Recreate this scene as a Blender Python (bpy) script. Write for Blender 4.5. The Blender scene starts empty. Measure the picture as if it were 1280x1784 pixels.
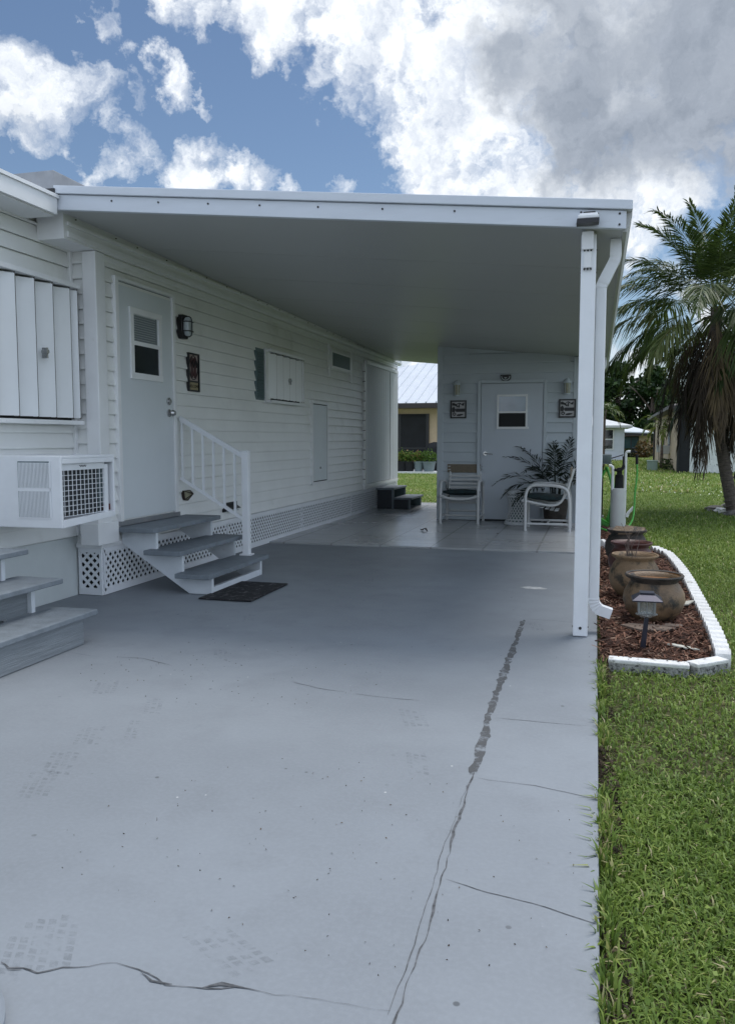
import bpy, bmesh, math, random
import numpy as np
from mathutils import Vector, Matrix
random.seed(7); rng = np.random.default_rng(7)
R = math.radians
S = bpy.context.scene
COL = S.collection

# ------------------------------------------------------------------ camera
CAM_H, PITCH, YAW, F = 1.30, R(5.04), R(15.356), 1440.0
cam_d = bpy.data.cameras.new('camera'); cam = bpy.data.objects.new('camera', cam_d); COL.objects.link(cam)
cam.location = (0, 0, CAM_H); cam.rotation_euler = (math.pi/2 - PITCH, 0, YAW)
cam_d.sensor_fit = 'VERTICAL'; cam_d.sensor_height = 36; cam_d.lens = 36*F/1784
cam_d.clip_start = .05; cam_d.clip_end = 2000
S.camera = cam
cy_, sy_, cp_, sp_ = math.cos(YAW), math.sin(YAW), math.cos(-PITCH), math.sin(-PITCH)
def ray(px, py):                       # photo pixel -> world direction from the viewpoint (for measuring)
    c = ((px-640)/F, -(py-892)/F, 1.0)
    r, u, f = c[0], c[1]*cp_+c[2]*sp_, -c[1]*sp_+c[2]*cp_
    return Vector((r*cy_-f*sy_, r*sy_+f*cy_, u))
def gnd(px, py, z=0.0):
    r = ray(px, py); t = (z-CAM_H)/r.z
    return (t*r.x, t*r.y)

# ------------------------------------------------------------------ light
SUN_EL, SUN_AZ = R(66), R(28)         # azimuth measured clockwise from +y
sun_d = bpy.data.lights.new('sun', 'SUN'); sun_d.energy = 1.4; sun_d.angle = R(28); sun_d.color = (1, .97, .92)
sun = bpy.data.objects.new('sun', sun_d); COL.objects.link(sun)
sd = Vector((math.sin(SUN_AZ)*math.cos(SUN_EL), math.cos(SUN_AZ)*math.cos(SUN_EL), math.sin(SUN_EL)))
sun.rotation_euler = sd.to_track_quat('Z', 'Y').to_euler(); sun.location = sd*50
S.view_settings.view_transform = 'Standard'; S.view_settings.look = 'None'
S.view_settings.gamma = 1; S.view_settings.exposure = 0.86; S.view_settings.use_curve_mapping = False

class NT:
    def __init__(s, tree): s.t = tree
    def n(s, typ, ins=None, **kw):
        nd = s.t.nodes.new(typ)
        for k, v in kw.items(): setattr(nd, k, v)
        for k, v in (ins or {}).items():
            if isinstance(v, bpy.types.NodeSocket): s.t.links.new(v, nd.inputs[k])
            else: nd.inputs[k].default_value = v
        return nd
    def math(s, op, a, b=0.0, clamp=False): return s.n('ShaderNodeMath', {0: a, 1: b}, operation=op, use_clamp=clamp).outputs[0]
    def maprange(s, v, a, b, c, d, smooth=True):
        return s.n('ShaderNodeMapRange', {0: v, 1: a, 2: b, 3: c, 4: d}, interpolation_type='SMOOTHSTEP' if smooth else 'LINEAR').outputs[0]
    def mix(s, f, a, b):
        m = s.n('ShaderNodeMix', data_type='RGBA')
        for i, v in ((0, f), (6, a), (7, b)):
            if isinstance(v, bpy.types.NodeSocket): s.t.links.new(v, m.inputs[i])
            else: m.inputs[i].default_value = v if i == 0 else (*v, 1)
        return m.outputs[2]
    def noise(s, vec, scale, detail=4, rough=.55, out=0):
        return s.n('ShaderNodeTexNoise', {'Vector': vec, 'Scale': scale, 'Detail': detail, 'Roughness': rough}).outputs[out]

W = bpy.data.worlds.new('World'); S.world = W; W.use_nodes = True
W.node_tree.nodes.clear(); t = NT(W.node_tree)
sky = t.n('ShaderNodeTexSky', sky_type='NISHITA', sun_disc=False, sun_elevation=SUN_EL, sun_rotation=SUN_AZ, air_density=1.0, dust_density=.15, ozone_density=2.2)
D = t.n('ShaderNodeTexCoord').outputs['Generated']
wn = t.n('ShaderNodeTexNoise', {'Vector': D, 'Scale': 9.0, 'Detail': 7, 'Roughness': .62}).outputs['Color']
wn = t.n('ShaderNodeVectorMath', {0: wn, 1: (.5, .5, .5)}, operation='SUBTRACT').outputs[0]
wn = t.n('ShaderNodeVectorMath', {0: wn, 'Scale': .16}, operation='SCALE').outputs[0]
DW = t.n('ShaderNodeVectorMath', {0: D, 1: wn}, operation='ADD').outputs[0]
def blobs(lst, a=.15, b=1.6):          # soft cloud banks placed by compass direction
    out = None
    for px, py, rp, st in lst:
        c = ray(px, py).normalized(); r = rp/F*.82
        d = t.n('ShaderNodeVectorMath', {0: DW, 1: c}, operation='DISTANCE').outputs['Value']
        m = t.maprange(d, r*a, r*b, st, 0.0)
        out = m if out is None else t.math('MAXIMUM', out, m)
    return out
bank = blobs([(1000, 80, 330, 1), (1180, 40, 330, 1), (820, 190, 170, 1), (650, 70, 170, .95), (500, 20, 110, .85), (340, -20, 90, .8),
              (770, 320, 120, 1), (900, 330, 160, 1), (1060, 350, 130, 1), (1150, 330, 110, .95), (740, 240, 110, .95), (820, 420, 90, .8), (1120, 430, 60, .7),
              (95, 155, 92, .90), (20, 140, 105, .95), (-20, 205, 70, .85), (160, 200, 58, .70), (85, 245, 48, .64), (266, 135, 62, .88), (328, 155, 36, .72), (195, 85, 42, .66), (205, 160, 60, .66),
              (150, 15, 48, .74), (325, 300, 92, .95), (395, 315, 62, .86), (450, 328, 50, .84), (500, 340, 36, .8), (240, 270, 70, .76), (588, 336, 44, .62), (345, 218, 60, .34),
              (1100, 640, 90, .8), (720, 640, 90, .85), (1260, 560, 60, .66), (1900, 300, 500, .9)])
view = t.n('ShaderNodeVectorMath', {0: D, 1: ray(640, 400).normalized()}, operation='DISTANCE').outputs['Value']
outside = t.maprange(view, .5, .95, 0.0, .62)  # cloud cover added outside the camera view for its light
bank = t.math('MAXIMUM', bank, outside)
n1 = t.noise(D, 9.0, 12, .60); n2 = t.noise(DW, 24.0, 9, .58)
den = t.math('ADD', bank, t.math('MULTIPLY', t.math('SUBTRACT', n1, .5), 1.25))
den = t.math('ADD', den, t.math('MULTIPLY', t.math('SUBTRACT', n2, .5), .85))
alpha = t.maprange(den, .38, .80, 0.0, 1.0, False)
dark = blobs([(930, 120, 120, .75), (1050, 190, 200, 1), (1200, 90, 210, .9), (1230, 230, 170, .95), (980, 10, 130, .7), (760, 60, 110, .25), (40, 200, 70, .25), (1900, 300, 500, .6), (1000, 290, 90, .8)])
edge = blobs([(760, 300, 110, 1), (850, 290, 80, .8), (770, 45, 70, .7), (1080, 150, 55, .55), (1170, 345, 80, .7), (1000, 350, 60, .5), (640, 120, 120, .6)])
dk = t.math('ADD', dark, t.math('MULTIPLY', t.math('SUBTRACT', n1, .5), 1.0))
dk = t.math('SUBTRACT', dk, t.math('MULTIPLY', edge, .6))
dk = t.math('ADD', dk, t.math('MULTIPLY', t.math('SUBTRACT', n2, .5), .55))
dk = t.maprange(dk, .0, .95, 0.0, 1.0)
# sun-side relief: the same noise sampled a little towards the sun
n3 = t.noise(t.n('ShaderNodeVectorMath', {0: DW, 1: (-.012, -.008, .016)}, operation='ADD').outputs[0], 24.0, 9, .58)
relief = t.math('MULTIPLY', t.math('SUBTRACT', n2, n3), 2.2)
lum = t.math('MULTIPLY', t.math('SUBTRACT', n2, .5), .9)
lum2 = t.math('MULTIPLY', t.math('SUBTRACT', n1, .5), 1.2)
white = t.mix(t.math('ADD', t.math('ADD', t.math('ADD', .70, lum), lum2), relief, True), (4.7, 5.25, 6.2), (8.2, 8.5, 8.8))
grey = t.mix(t.math('ADD', t.math('ADD', .5, t.math('MULTIPLY', relief, .8)), lum2, True), (2.1, 2.45, 3.0), (3.4, 3.8, 4.45))
ccol = t.mix(dk, white, grey)
ccol = t.mix(t.maprange(view, .62, 1.1, 0.0, 1.0), ccol, t.n('ShaderNodeMix', {0: 1.0, 6: ccol, 7: (.95, 1.0, 1.07, 1)}, data_type='RGBA', blend_type='MULTIPLY').outputs[2])  # clouds outside the view tinted bluer to cool the scene's light
hsv = t.n('ShaderNodeHueSaturation', {'Saturation': 1.0, 'Value': .72, 'Color': sky.outputs[0]}).outputs[0]
el_ = t.n('ShaderNodeSeparateXYZ', {0: D}).outputs[2]
low = t.math('MULTIPLY', t.maprange(el_, .0, .16, .75, 0.0), t.math('ADD', .55, t.math('MULTIPLY', t.math('SUBTRACT', n1, .5), 1.6), True))
fin = t.mix(alpha, t.mix(low, hsv, (5.4, 6.3, 7.5)), ccol)
fin = t.n('ShaderNodeVectorMath', {0: fin, 'Scale': t.maprange(view, .55, 1.05, .73, 1.0)}, operation='SCALE').outputs[0]  # sky dimmed inside the view, kept brighter outside it to light the scene
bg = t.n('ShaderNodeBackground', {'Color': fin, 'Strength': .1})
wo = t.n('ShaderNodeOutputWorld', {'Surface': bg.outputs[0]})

# ------------------------------------------------------------------ materials
def mat(name, col, rough=.5, var=.08, scale=6.0, bump=0.0, bscale=60.0, metal=0.0, spec=.5, stretch=None, dirt=None, dscale=3.0, dlo=.55, dhi=.75):
    m = bpy.data.materials.new(name); m.use_nodes = True
    m.node_tree.nodes.clear(); t = NT(m.node_tree)
    P = t.n('ShaderNodeNewGeometry').outputs['Position']
    V = t.n('ShaderNodeMapping', {'Vector': P, 'Scale': stretch}).outputs[0] if stretch else P
    n = t.noise(V, scale, 6, .6)
    lo = tuple(max(0, c*(1-var*1.6)) for c in col); hi = tuple(min(1, c*(1+var*1.2)) for c in col)
    c = t.mix(t.maprange(n, .3, .7, 0, 1, False), lo, hi)
    if dirt:
        dn = t.noise(V, dscale, 8, .68)
        c = t.mix(t.maprange(dn, dlo, dhi, 0, 1), c, dirt)
    b = t.n('ShaderNodeBsdfPrincipled', {'Base Color': c, 'Metallic': metal, 'Specular IOR Level': spec})
    rn = t.math('ADD', rough, t.math('MULTIPLY', t.math('SUBTRACT', n, .5), .18), True)
    m.node_tree.links.new(rn, b.inputs['Roughness'])
    if bump:
        bn = t.noise(V, bscale, 5, .6)
        bp = t.n('ShaderNodeBump', {'Height': bn, 'Strength': bump, 'Distance': .01})
        m.node_tree.links.new(bp.outputs[0], b.inputs['Normal'])
    t.n('ShaderNodeOutputMaterial', {'Surface': b.outputs[0]})
    return m
def tintmat(name, stops, rough=.6, trans=0.0):        # colour by a random per-leaf value
    m = bpy.data.materials.new(name); m.use_nodes = True; m.node_tree.nodes.clear(); t = NT(m.node_tree)
    a = t.n('ShaderNodeAttribute', attribute_name='tint').outputs['Fac']
    P = t.n('ShaderNodeNewGeometry').outputs['Position']
    a = t.math('ADD', a, t.math('MULTIPLY', t.math('SUBTRACT', t.noise(P, 1.3, 3), .5), .55), True)
    r = t.n('ShaderNodeValToRGB', {'Fac': a}); els = r.color_ramp.elements
    els[0].position, els[0].color = stops[0][0], (*stops[0][1], 1); els[1].position, els[1].color = stops[-1][0], (*stops[-1][1], 1)
    for p, c in stops[1:-1]: e = els.new(p); e.color = (*c, 1)
    b = t.n('ShaderNodeBsdfPrincipled', {'Base Color': r.outputs[0], 'Roughness': rough, 'Specular IOR Level': .3})
    out = b.outputs[0]
    if trans:
        tr = t.n('ShaderNodeBsdfTranslucent', {'Color': r.outputs[0]})
        out = t.n('ShaderNodeMixShader', {0: trans, 1: out, 2: tr.outputs[0]}).outputs[0]
    t.n('ShaderNodeOutputMaterial', {'Surface': out})
    return m
def glassmat(name, col, rough=.06):
    m = mat(name, col, rough, .15, 3, spec=.8); return m

M = dict(
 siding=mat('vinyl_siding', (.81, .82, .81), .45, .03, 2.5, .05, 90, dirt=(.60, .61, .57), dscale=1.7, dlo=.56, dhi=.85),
 trim=mat('white_trim', (.80, .81, .82), .4, .03, 4, dirt=(.62, .62, .58), dscale=5, dlo=.62, dhi=.85),
 shutter=mat('shutter_metal', (.78, .80, .82), .38, .02, 3),
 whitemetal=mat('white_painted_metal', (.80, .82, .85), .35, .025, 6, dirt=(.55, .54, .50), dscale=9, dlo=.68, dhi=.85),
 fascia=mat('fascia_metal', (.62, .66, .72), .38, .03, 3, dirt=(.48, .50, .52), dscale=4, dlo=.6, dhi=.85, stretch=(1, 1, 5)),
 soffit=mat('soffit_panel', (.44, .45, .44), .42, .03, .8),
 door=mat('door_paint', (.66, .70, .73), .38, .02, 2, .03, 120),
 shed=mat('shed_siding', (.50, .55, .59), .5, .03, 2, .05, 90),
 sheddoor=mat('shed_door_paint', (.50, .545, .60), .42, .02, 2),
 grey=mat('grey_deck_paint', (.180, .208, .235), .6, .12, 10, .35, 45, stretch=(1, 1, 1), dirt=(.11, .11, .11), dscale=16, dlo=.62, dhi=.8),
 greywood=mat('grey_wood_grain', (.215, .24, .26), .65, .12, 9, .6, 22, stretch=(1, .35, 7), dirt=(.12, .125, .13), dscale=7, dlo=.66, dhi=.78),
 stringer=mat('white_stringer_paint', (.66, .70, .74), .5, .05, 6, .15, 50, dirt=(.36, .37, .38), dscale=8, dlo=.62, dhi=.82),
 dark=mat('dark_void', (.012, .013, .015), .7, .2),
 black=mat('black_plastic', (.012, .012, .014), .4, .2, 12),
 bronze=mat('bronze_metal', (.035, .022, .016), .4, .2, 12, metal=.4),
 steel=mat('brushed_steel', (.55, .55, .55), .25, .05, 20, metal=1),
 galv=mat('galvanised_metal', (.30, .31, .33), .42, .1, 6, metal=.6, dirt=(.36, .30, .25), dscale=4, dlo=.58, dhi=.75),
 glass=glassmat('window_glass', (.015, .02, .026), .05),
 blind=mat('window_blind', (.20, .23, .25), .5, .05, 3, stretch=(1, 1, 20)),
 skirt=mat('skirt_panel', (.60, .64, .64), .6, .04, 3, .1, 40, dirt=(.30, .23, .15), dscale=5, dlo=.7, dhi=.85),
 louvre=mat('green_grey_louvre', (.11, .16, .17), .5, .08),
 coil=mat('ac_coil', (.035, .04, .048), .5, .3, 30, metal=.3),
 red=mat('red_plastic', (.10, .015, .015), .5),
 frosted=mat('frosted_glass', (.45, .50, .52), .3, .1, 20),
 amber=mat('old_lamp_glass', (.30, .29, .20), .25, .15, 20),
 pvc=mat('white_pvc', (.56, .57, .57), .4, .04, 6, dirt=(.45, .42, .36), dscale=8, dlo=.66, dhi=.85),
 tan=mat('tan_woven_strap', (.20, .165, .12), .8, .15, 60, .5, 200),
 cushion=mat('dark_green_print', (.008, .024, .028), .8, .5, 28, .4, 120, dirt=(.05, .085, .075), dscale=30, dlo=.62, dhi=.7),
 wicker=mat('white_wicker', (.62, .64, .66), .6, .1, 40),
 clay=mat('weathered_clay', (.18, .118, .066), .5, .3, 7, .6, 50, dirt=(.022, .020, .015), dscale=8, dlo=.48, dhi=.64),
 tanclay=mat('tan_clay', (.27, .178, .10), .7, .24, 7, .5, 50, dirt=(.05, .042, .03), dscale=7, dlo=.47, dhi=.66),
 redclay=mat('dark_red_clay', (.085, .03, .024), .5, .2, 8, .3, 60, dirt=(.03, .026, .025), dscale=6, dlo=.5, dhi=.7),
 darkclay=mat('mossy_dark_clay', (.055, .045, .038), .75, .25, 9, .5, 60, dirt=(.015, .016, .014), dscale=7, dlo=.5, dhi=.65),
 rustin=mat('rusty_water_film', (.17, .075, .022), .35, .3, 14),
 soil=mat('potting_soil', (.035, .026, .018), .9, .4, 30, .8, 60),
 flag=mat('flagstone', (.13, .095, .075), .85, .25, 10, .5, 40),
 stonew=mat('pale_stone', (.50, .49, .43), .8, .12, 14, .4, 40, dirt=(.26, .27, .20), dscale=12, dlo=.55, dhi=.7),
 rock=mat('grey_rock', (.18, .165, .15), .9, .3, 9, .8, 20),
 curb=mat('white_painted_concrete', (.74, .74, .73), .8, .08, 14, .7, 60, dirt=(.24, .225, .19), dscale=13, dlo=.56, dhi=.74),
 curbraw=mat('speckled_concrete', (.34, .34, .33), .9, .3, 60, .8, 120, dirt=(.07, .07, .065), dscale=45, dlo=.52, dhi=.60),
 purple=mat('dark_solar_metal', (.035, .035, .055), .35, .15, 10, metal=.5),
 clear=mat('clear_ribbed_plastic', (.40, .42, .42), .1, .25, 60, spec=.9),
 hose=mat('green_hose', (.09, .42, .07), .4, .15, 20),
 reel=mat('grey_plastic', (.11, .14, .15), .45, .08, 8),
 mat=mat('rubber_mat', (.010, .010, .013), .75, .3, 20, .6, 60, dirt=(.085, .082, .085), dscale=22, dlo=.55, dhi=.60),
 ped=mat('utility_green', (.22, .29, .25), .5, .06, 6),
 beige=mat('beige_stucco', (.56, .43, .28), .85, .05, 4, .3, 90),
 beige2=mat('tan_stucco', (.60, .48, .36), .85, .06, 4, .3, 60),
 metalroof=mat('white_metal_roof', (.60, .63, .67), .4, .03, 1),
 brown=mat('brown_fascia', (.035, .026, .026), .5, .1),
 hwhite=mat('house_white_paint', (.66, .70, .78), .6, .03, 2),
 hroof=mat('pale_shingle_roof', (.56, .57, .57), .7, .06, 3),
 teal=mat('teal_glass', (.03, .07, .075), .15, .2, 1),
 mottled=mat('peeling_white_wall', (.66, .68, .66), .8, .08, 10, dirt=(.07, .075, .07), dscale=6, dlo=.60, dhi=.64),
 screen=mat('dark_screen', (.010, .011, .013), .45, .3, 2, spec=.25),
 fabric=mat('black_cover', (.010, .011, .013), .8, .3, 8, .4, 8),
 potgrey=mat('grey_blue_planter', (.15, .19, .20), .5, .08),
 trunk=mat('palm_bark', (.115, .095, .08), .9, .3, 10, .9, 16, stretch=(1, 1, 4)),
 bark=mat('grey_bark', (.14, .105, .09), .9, .3, 12, .8, 30),
 leaf=tintmat('broad_leaf', [(0, (.008, .020, .006)), (.5, (.022, .050, .013)), (1, (.050, .095, .024))], .55, .15),
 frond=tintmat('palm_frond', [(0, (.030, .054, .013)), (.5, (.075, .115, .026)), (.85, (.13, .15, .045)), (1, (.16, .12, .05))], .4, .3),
 deadfrond=tintmat('dead_palm_frond', [(0, (.020, .015, .012)), (.5, (.066, .050, .037)), (.88, (.15, .112, .078)), (1, (.17, .125, .07))], .85, .2),
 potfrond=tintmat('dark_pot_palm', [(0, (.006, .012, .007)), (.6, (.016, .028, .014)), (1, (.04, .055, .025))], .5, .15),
 yellowfrond=tintmat('yellow_green_frond', [(0, (.06, .10, .015)), (1, (.20, .24, .05))], .5, .3),
 hedge=tintmat('hedge_leaf', [(0, (.008, .02, .006)), (.6, (.03, .06, .015)), (1, (.09, .10, .03))], .6, .15),
 rusty=tintmat('rusty_shrub_leaf', [(0, (.04, .05, .015)), (.5, (.12, .09, .03)), (1, (.22, .11, .04))], .6, .15),
 flowerleaf=tintmat('flower_leaf', [(0, (.04, .09, .015)), (.6, (.11, .19, .03)), (.85, (.24, .26, .05)), (1, (.35, .14, .10))], .6, .25),
 grass=tintmat('grass_blade', [(0, (.055, .095, .018)), (.4, (.15, .235, .042)), (.8, (.27, .35, .08)), (.93, (.37, .38, .13)), (1, (.48, .42, .25))], .5, .30),
 chips=tintmat('mulch_chip', [(0, (.030, .015, .010)), (.45, (.105, .047, .030)), (.85, (.20, .10, .065)), (1, (.32, .22, .16))], .9),
 flower=mat('white_clover', (.75, .78, .62), .7),
 dryleaf=mat('dry_leaf', (.035, .022, .02), .8, .3, 20),
 plaquew=mat('plaque_white', (.50, .49, .50), .6, .12, 20),
 plaquetan=mat('plaque_tan', (.32, .27, .16), .6, .1, 20),
 plaquepink=mat('plaque_pale', (.38, .31, .29), .6, .1, 20),
 maroon=mat('plaque_maroon', (.055, .014, .018), .5, .3, 20),
)
# painted concrete of the driveway
def concrete(name, base, speck=True, rough=.5):
    m = bpy.data.materials.new(name); m.use_nodes = True; m.node_tree.nodes.clear(); t = NT(m.node_tree)
    P = t.n('ShaderNodeNewGeometry').outputs['Position']
    big = t.noise(P, .55, 5, .6); mid = t.noise(P, 3.2, 7, .65); fine = t.noise(P, 60, 4, .6)
    c = t.mix(t.maprange(big, .3, .7, 0, 1), tuple(x*.87 for x in base), tuple(x*1.09 for x in base))
    c = t.mix(t.math('MULTIPLY', t.maprange(mid, .48, .70, 0, 1), .38), c, tuple(x*.78 for x in base))
    c = t.mix(t.math('MULTIPLY', t.maprange(fine, .35, .75, 0, 1), .22), c, tuple(min(1, x*1.3) for x in base))
    if speck:
        vo = t.n('ShaderNodeTexVoronoi', {'Vector': P, 'Scale': 7.0}).outputs['Distance']
        sel = t.maprange(t.noise(P, 2.3, 2), .47, .57, 0, 1)
        sp = t.math('MULTIPLY', t.maprange(vo, .045, .075, 1, 0), sel)
        c = t.mix(t.math('MULTIPLY', sp, .75), c, tuple(x*.25 for x in base))
        vo2 = t.n('ShaderNodeTexVoronoi', {'Vector': P, 'Scale': 11.0, 'Randomness': 1.0}).outputs['Distance']
        sp2 = t.math('MULTIPLY', t.maprange(vo2, .04, .06, 1, 0), t.maprange(t.noise(P, 3.1, 2), .58, .64, 0, 1))
        c = t.mix(t.math('MULTIPLY', sp2, .6), c, (.7, .7, .7))
    b = t.n('ShaderNodeBsdfPrincipled', {'Base Color': c, 'Specular IOR Level': .45})
    m.node_tree.links.new(t.math('ADD', rough-.08, t.math('MULTIPLY', mid, .2)), b.inputs['Roughness'])
    h = t.math('ADD', t.math('MULTIPLY', mid, .6), t.math('MULTIPLY', fine, .25))
    m.node_tree.links.new(t.n('ShaderNodeBump', {'Height': h, 'Strength': .22, 'Distance': .01}).outputs[0], b.inputs['Normal'])
    t.n('ShaderNodeOutputMaterial', {'Surface': b.outputs[0]})
    return m
DRV = (.226, .248, .274)
M['drive'] = concrete('painted_concrete', DRV, True, .5)
M['crack'] = mat('crack_shadow', (.105, .11, .118), .9, .5, 30)
M['ridge'] = mat('patched_ridge', (.225, .262, .305), .6, .1, 20, .4, 50)
M['scuff'] = mat('pale_scuff', (.50, .51, .51), .7, .15, 20)
def alphamat(name, col, lo, hi, a):
    m = mat(name, col, .6); t = NT(m.node_tree)
    b = [n for n in m.node_tree.nodes if n.type == 'BSDF_PRINCIPLED'][0]
    P = t.n('ShaderNodeNewGeometry').outputs['Position']
    m.node_tree.links.new(t.math('MULTIPLY', t.maprange(t.noise(P, 14, 5, .7), lo, hi, 0, 1), a), b.inputs['Alpha'])
    return m
_b = [n for n in M['clear'].node_tree.nodes if n.type == 'BSDF_PRINCIPLED'][0]; _b.inputs['Alpha'].default_value = .42
M['tyre'] = alphamat('tyre_print', tuple(x*.62 for x in DRV), .38, .66, .20)
M['worn'] = alphamat('worn_paint', (.085, .088, .092), .34, .56, .75)
M['patch'] = M['drive']
# tiled patio
m = bpy.data.materials.new('patio_tile'); m.use_nodes = True; m.node_tree.nodes.clear(); t = NT(m.node_tree)
P = t.n('ShaderNodeNewGeometry').outputs['Position']
br = t.n('ShaderNodeTexBrick', {'Vector': P, 'Color1': (.42, .43, .435, 1), 'Color2': (.39, .40, .41, 1), 'Mortar': (.27, .27, .27, 1), 'Scale': 1.0,
        'Mortar Size': .012, 'Brick Width': .62, 'Row Height': .62}, offset=0.0)
nz = t.noise(P, 1.3, 4, .55)
c = t.mix(t.math('MULTIPLY', t.maprange(nz, .45, .75, 0, 1), .4), br.outputs['Color'], (.30, .288, .28))
b = t.n('ShaderNodeBsdfPrincipled', {'Base Color': c, 'Specular IOR Level': .5})
m.node_tree.links.new(t.math('ADD', .10, t.math('MULTIPLY', nz, .28)), b.inputs['Roughness'])
m.node_tree.links.new(t.n('ShaderNodeBump', {'Height': t.math('ADD', t.math('MULTIPLY', br.outputs['Fac'], -.5), t.math('MULTIPLY', nz, .5)), 'Strength': .10, 'Distance': .004}).outputs[0], b.inputs['Normal'])
t.n('ShaderNodeOutputMaterial', {'Surface': b.outputs[0]}); M['patio'] = m
# lawn earth
m = bpy.data.materials.new('lawn_ground'); m.use_nodes = True; m.node_tree.nodes.clear(); t = NT(m.node_tree)
P = t.n('ShaderNodeNewGeometry').outputs['Position']
a = t.noise(P, 2.0, 8, .7); b2 = t.noise(P, 40, 4, .7); c3 = t.noise(P, .12, 4, .6)
c = t.mix(t.maprange(a, .35, .7, 0, 1), (.075, .125, .026), (.15, .205, .048))
c = t.mix(t.maprange(c3, .4, .62, 0, .6), c, (.16, .21, .05))
c = t.mix(t.math('MULTIPLY', t.maprange(b2, .45, .7, 0, 1), .6), c, (.028, .045, .012))
far = t.maprange(t.n('ShaderNodeSeparateXYZ', {0: P}).outputs[1], 6.0, 11.0, 1, 0)
soil = t.mix(t.maprange(t.noise(P, 25, 5, .7), .4, .6, 0, 1), (.045, .036, .026), (.11, .09, .06))
c = t.mix(t.math('MULTIPLY', far, .75), c, soil)
b = t.n('ShaderNodeBsdfPrincipled', {'Base Color': c, 'Roughness': .95, 'Specular IOR Level': .1})
m.node_tree.links.new(t.n('ShaderNodeBump', {'Height': t.math('ADD', a, b2), 'Strength': .8, 'Distance': .03}).outputs[0], b.inputs['Normal'])
t.n('ShaderNodeOutputMaterial', {'Surface': b.outputs[0]}); M['lawn'] = m

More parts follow.
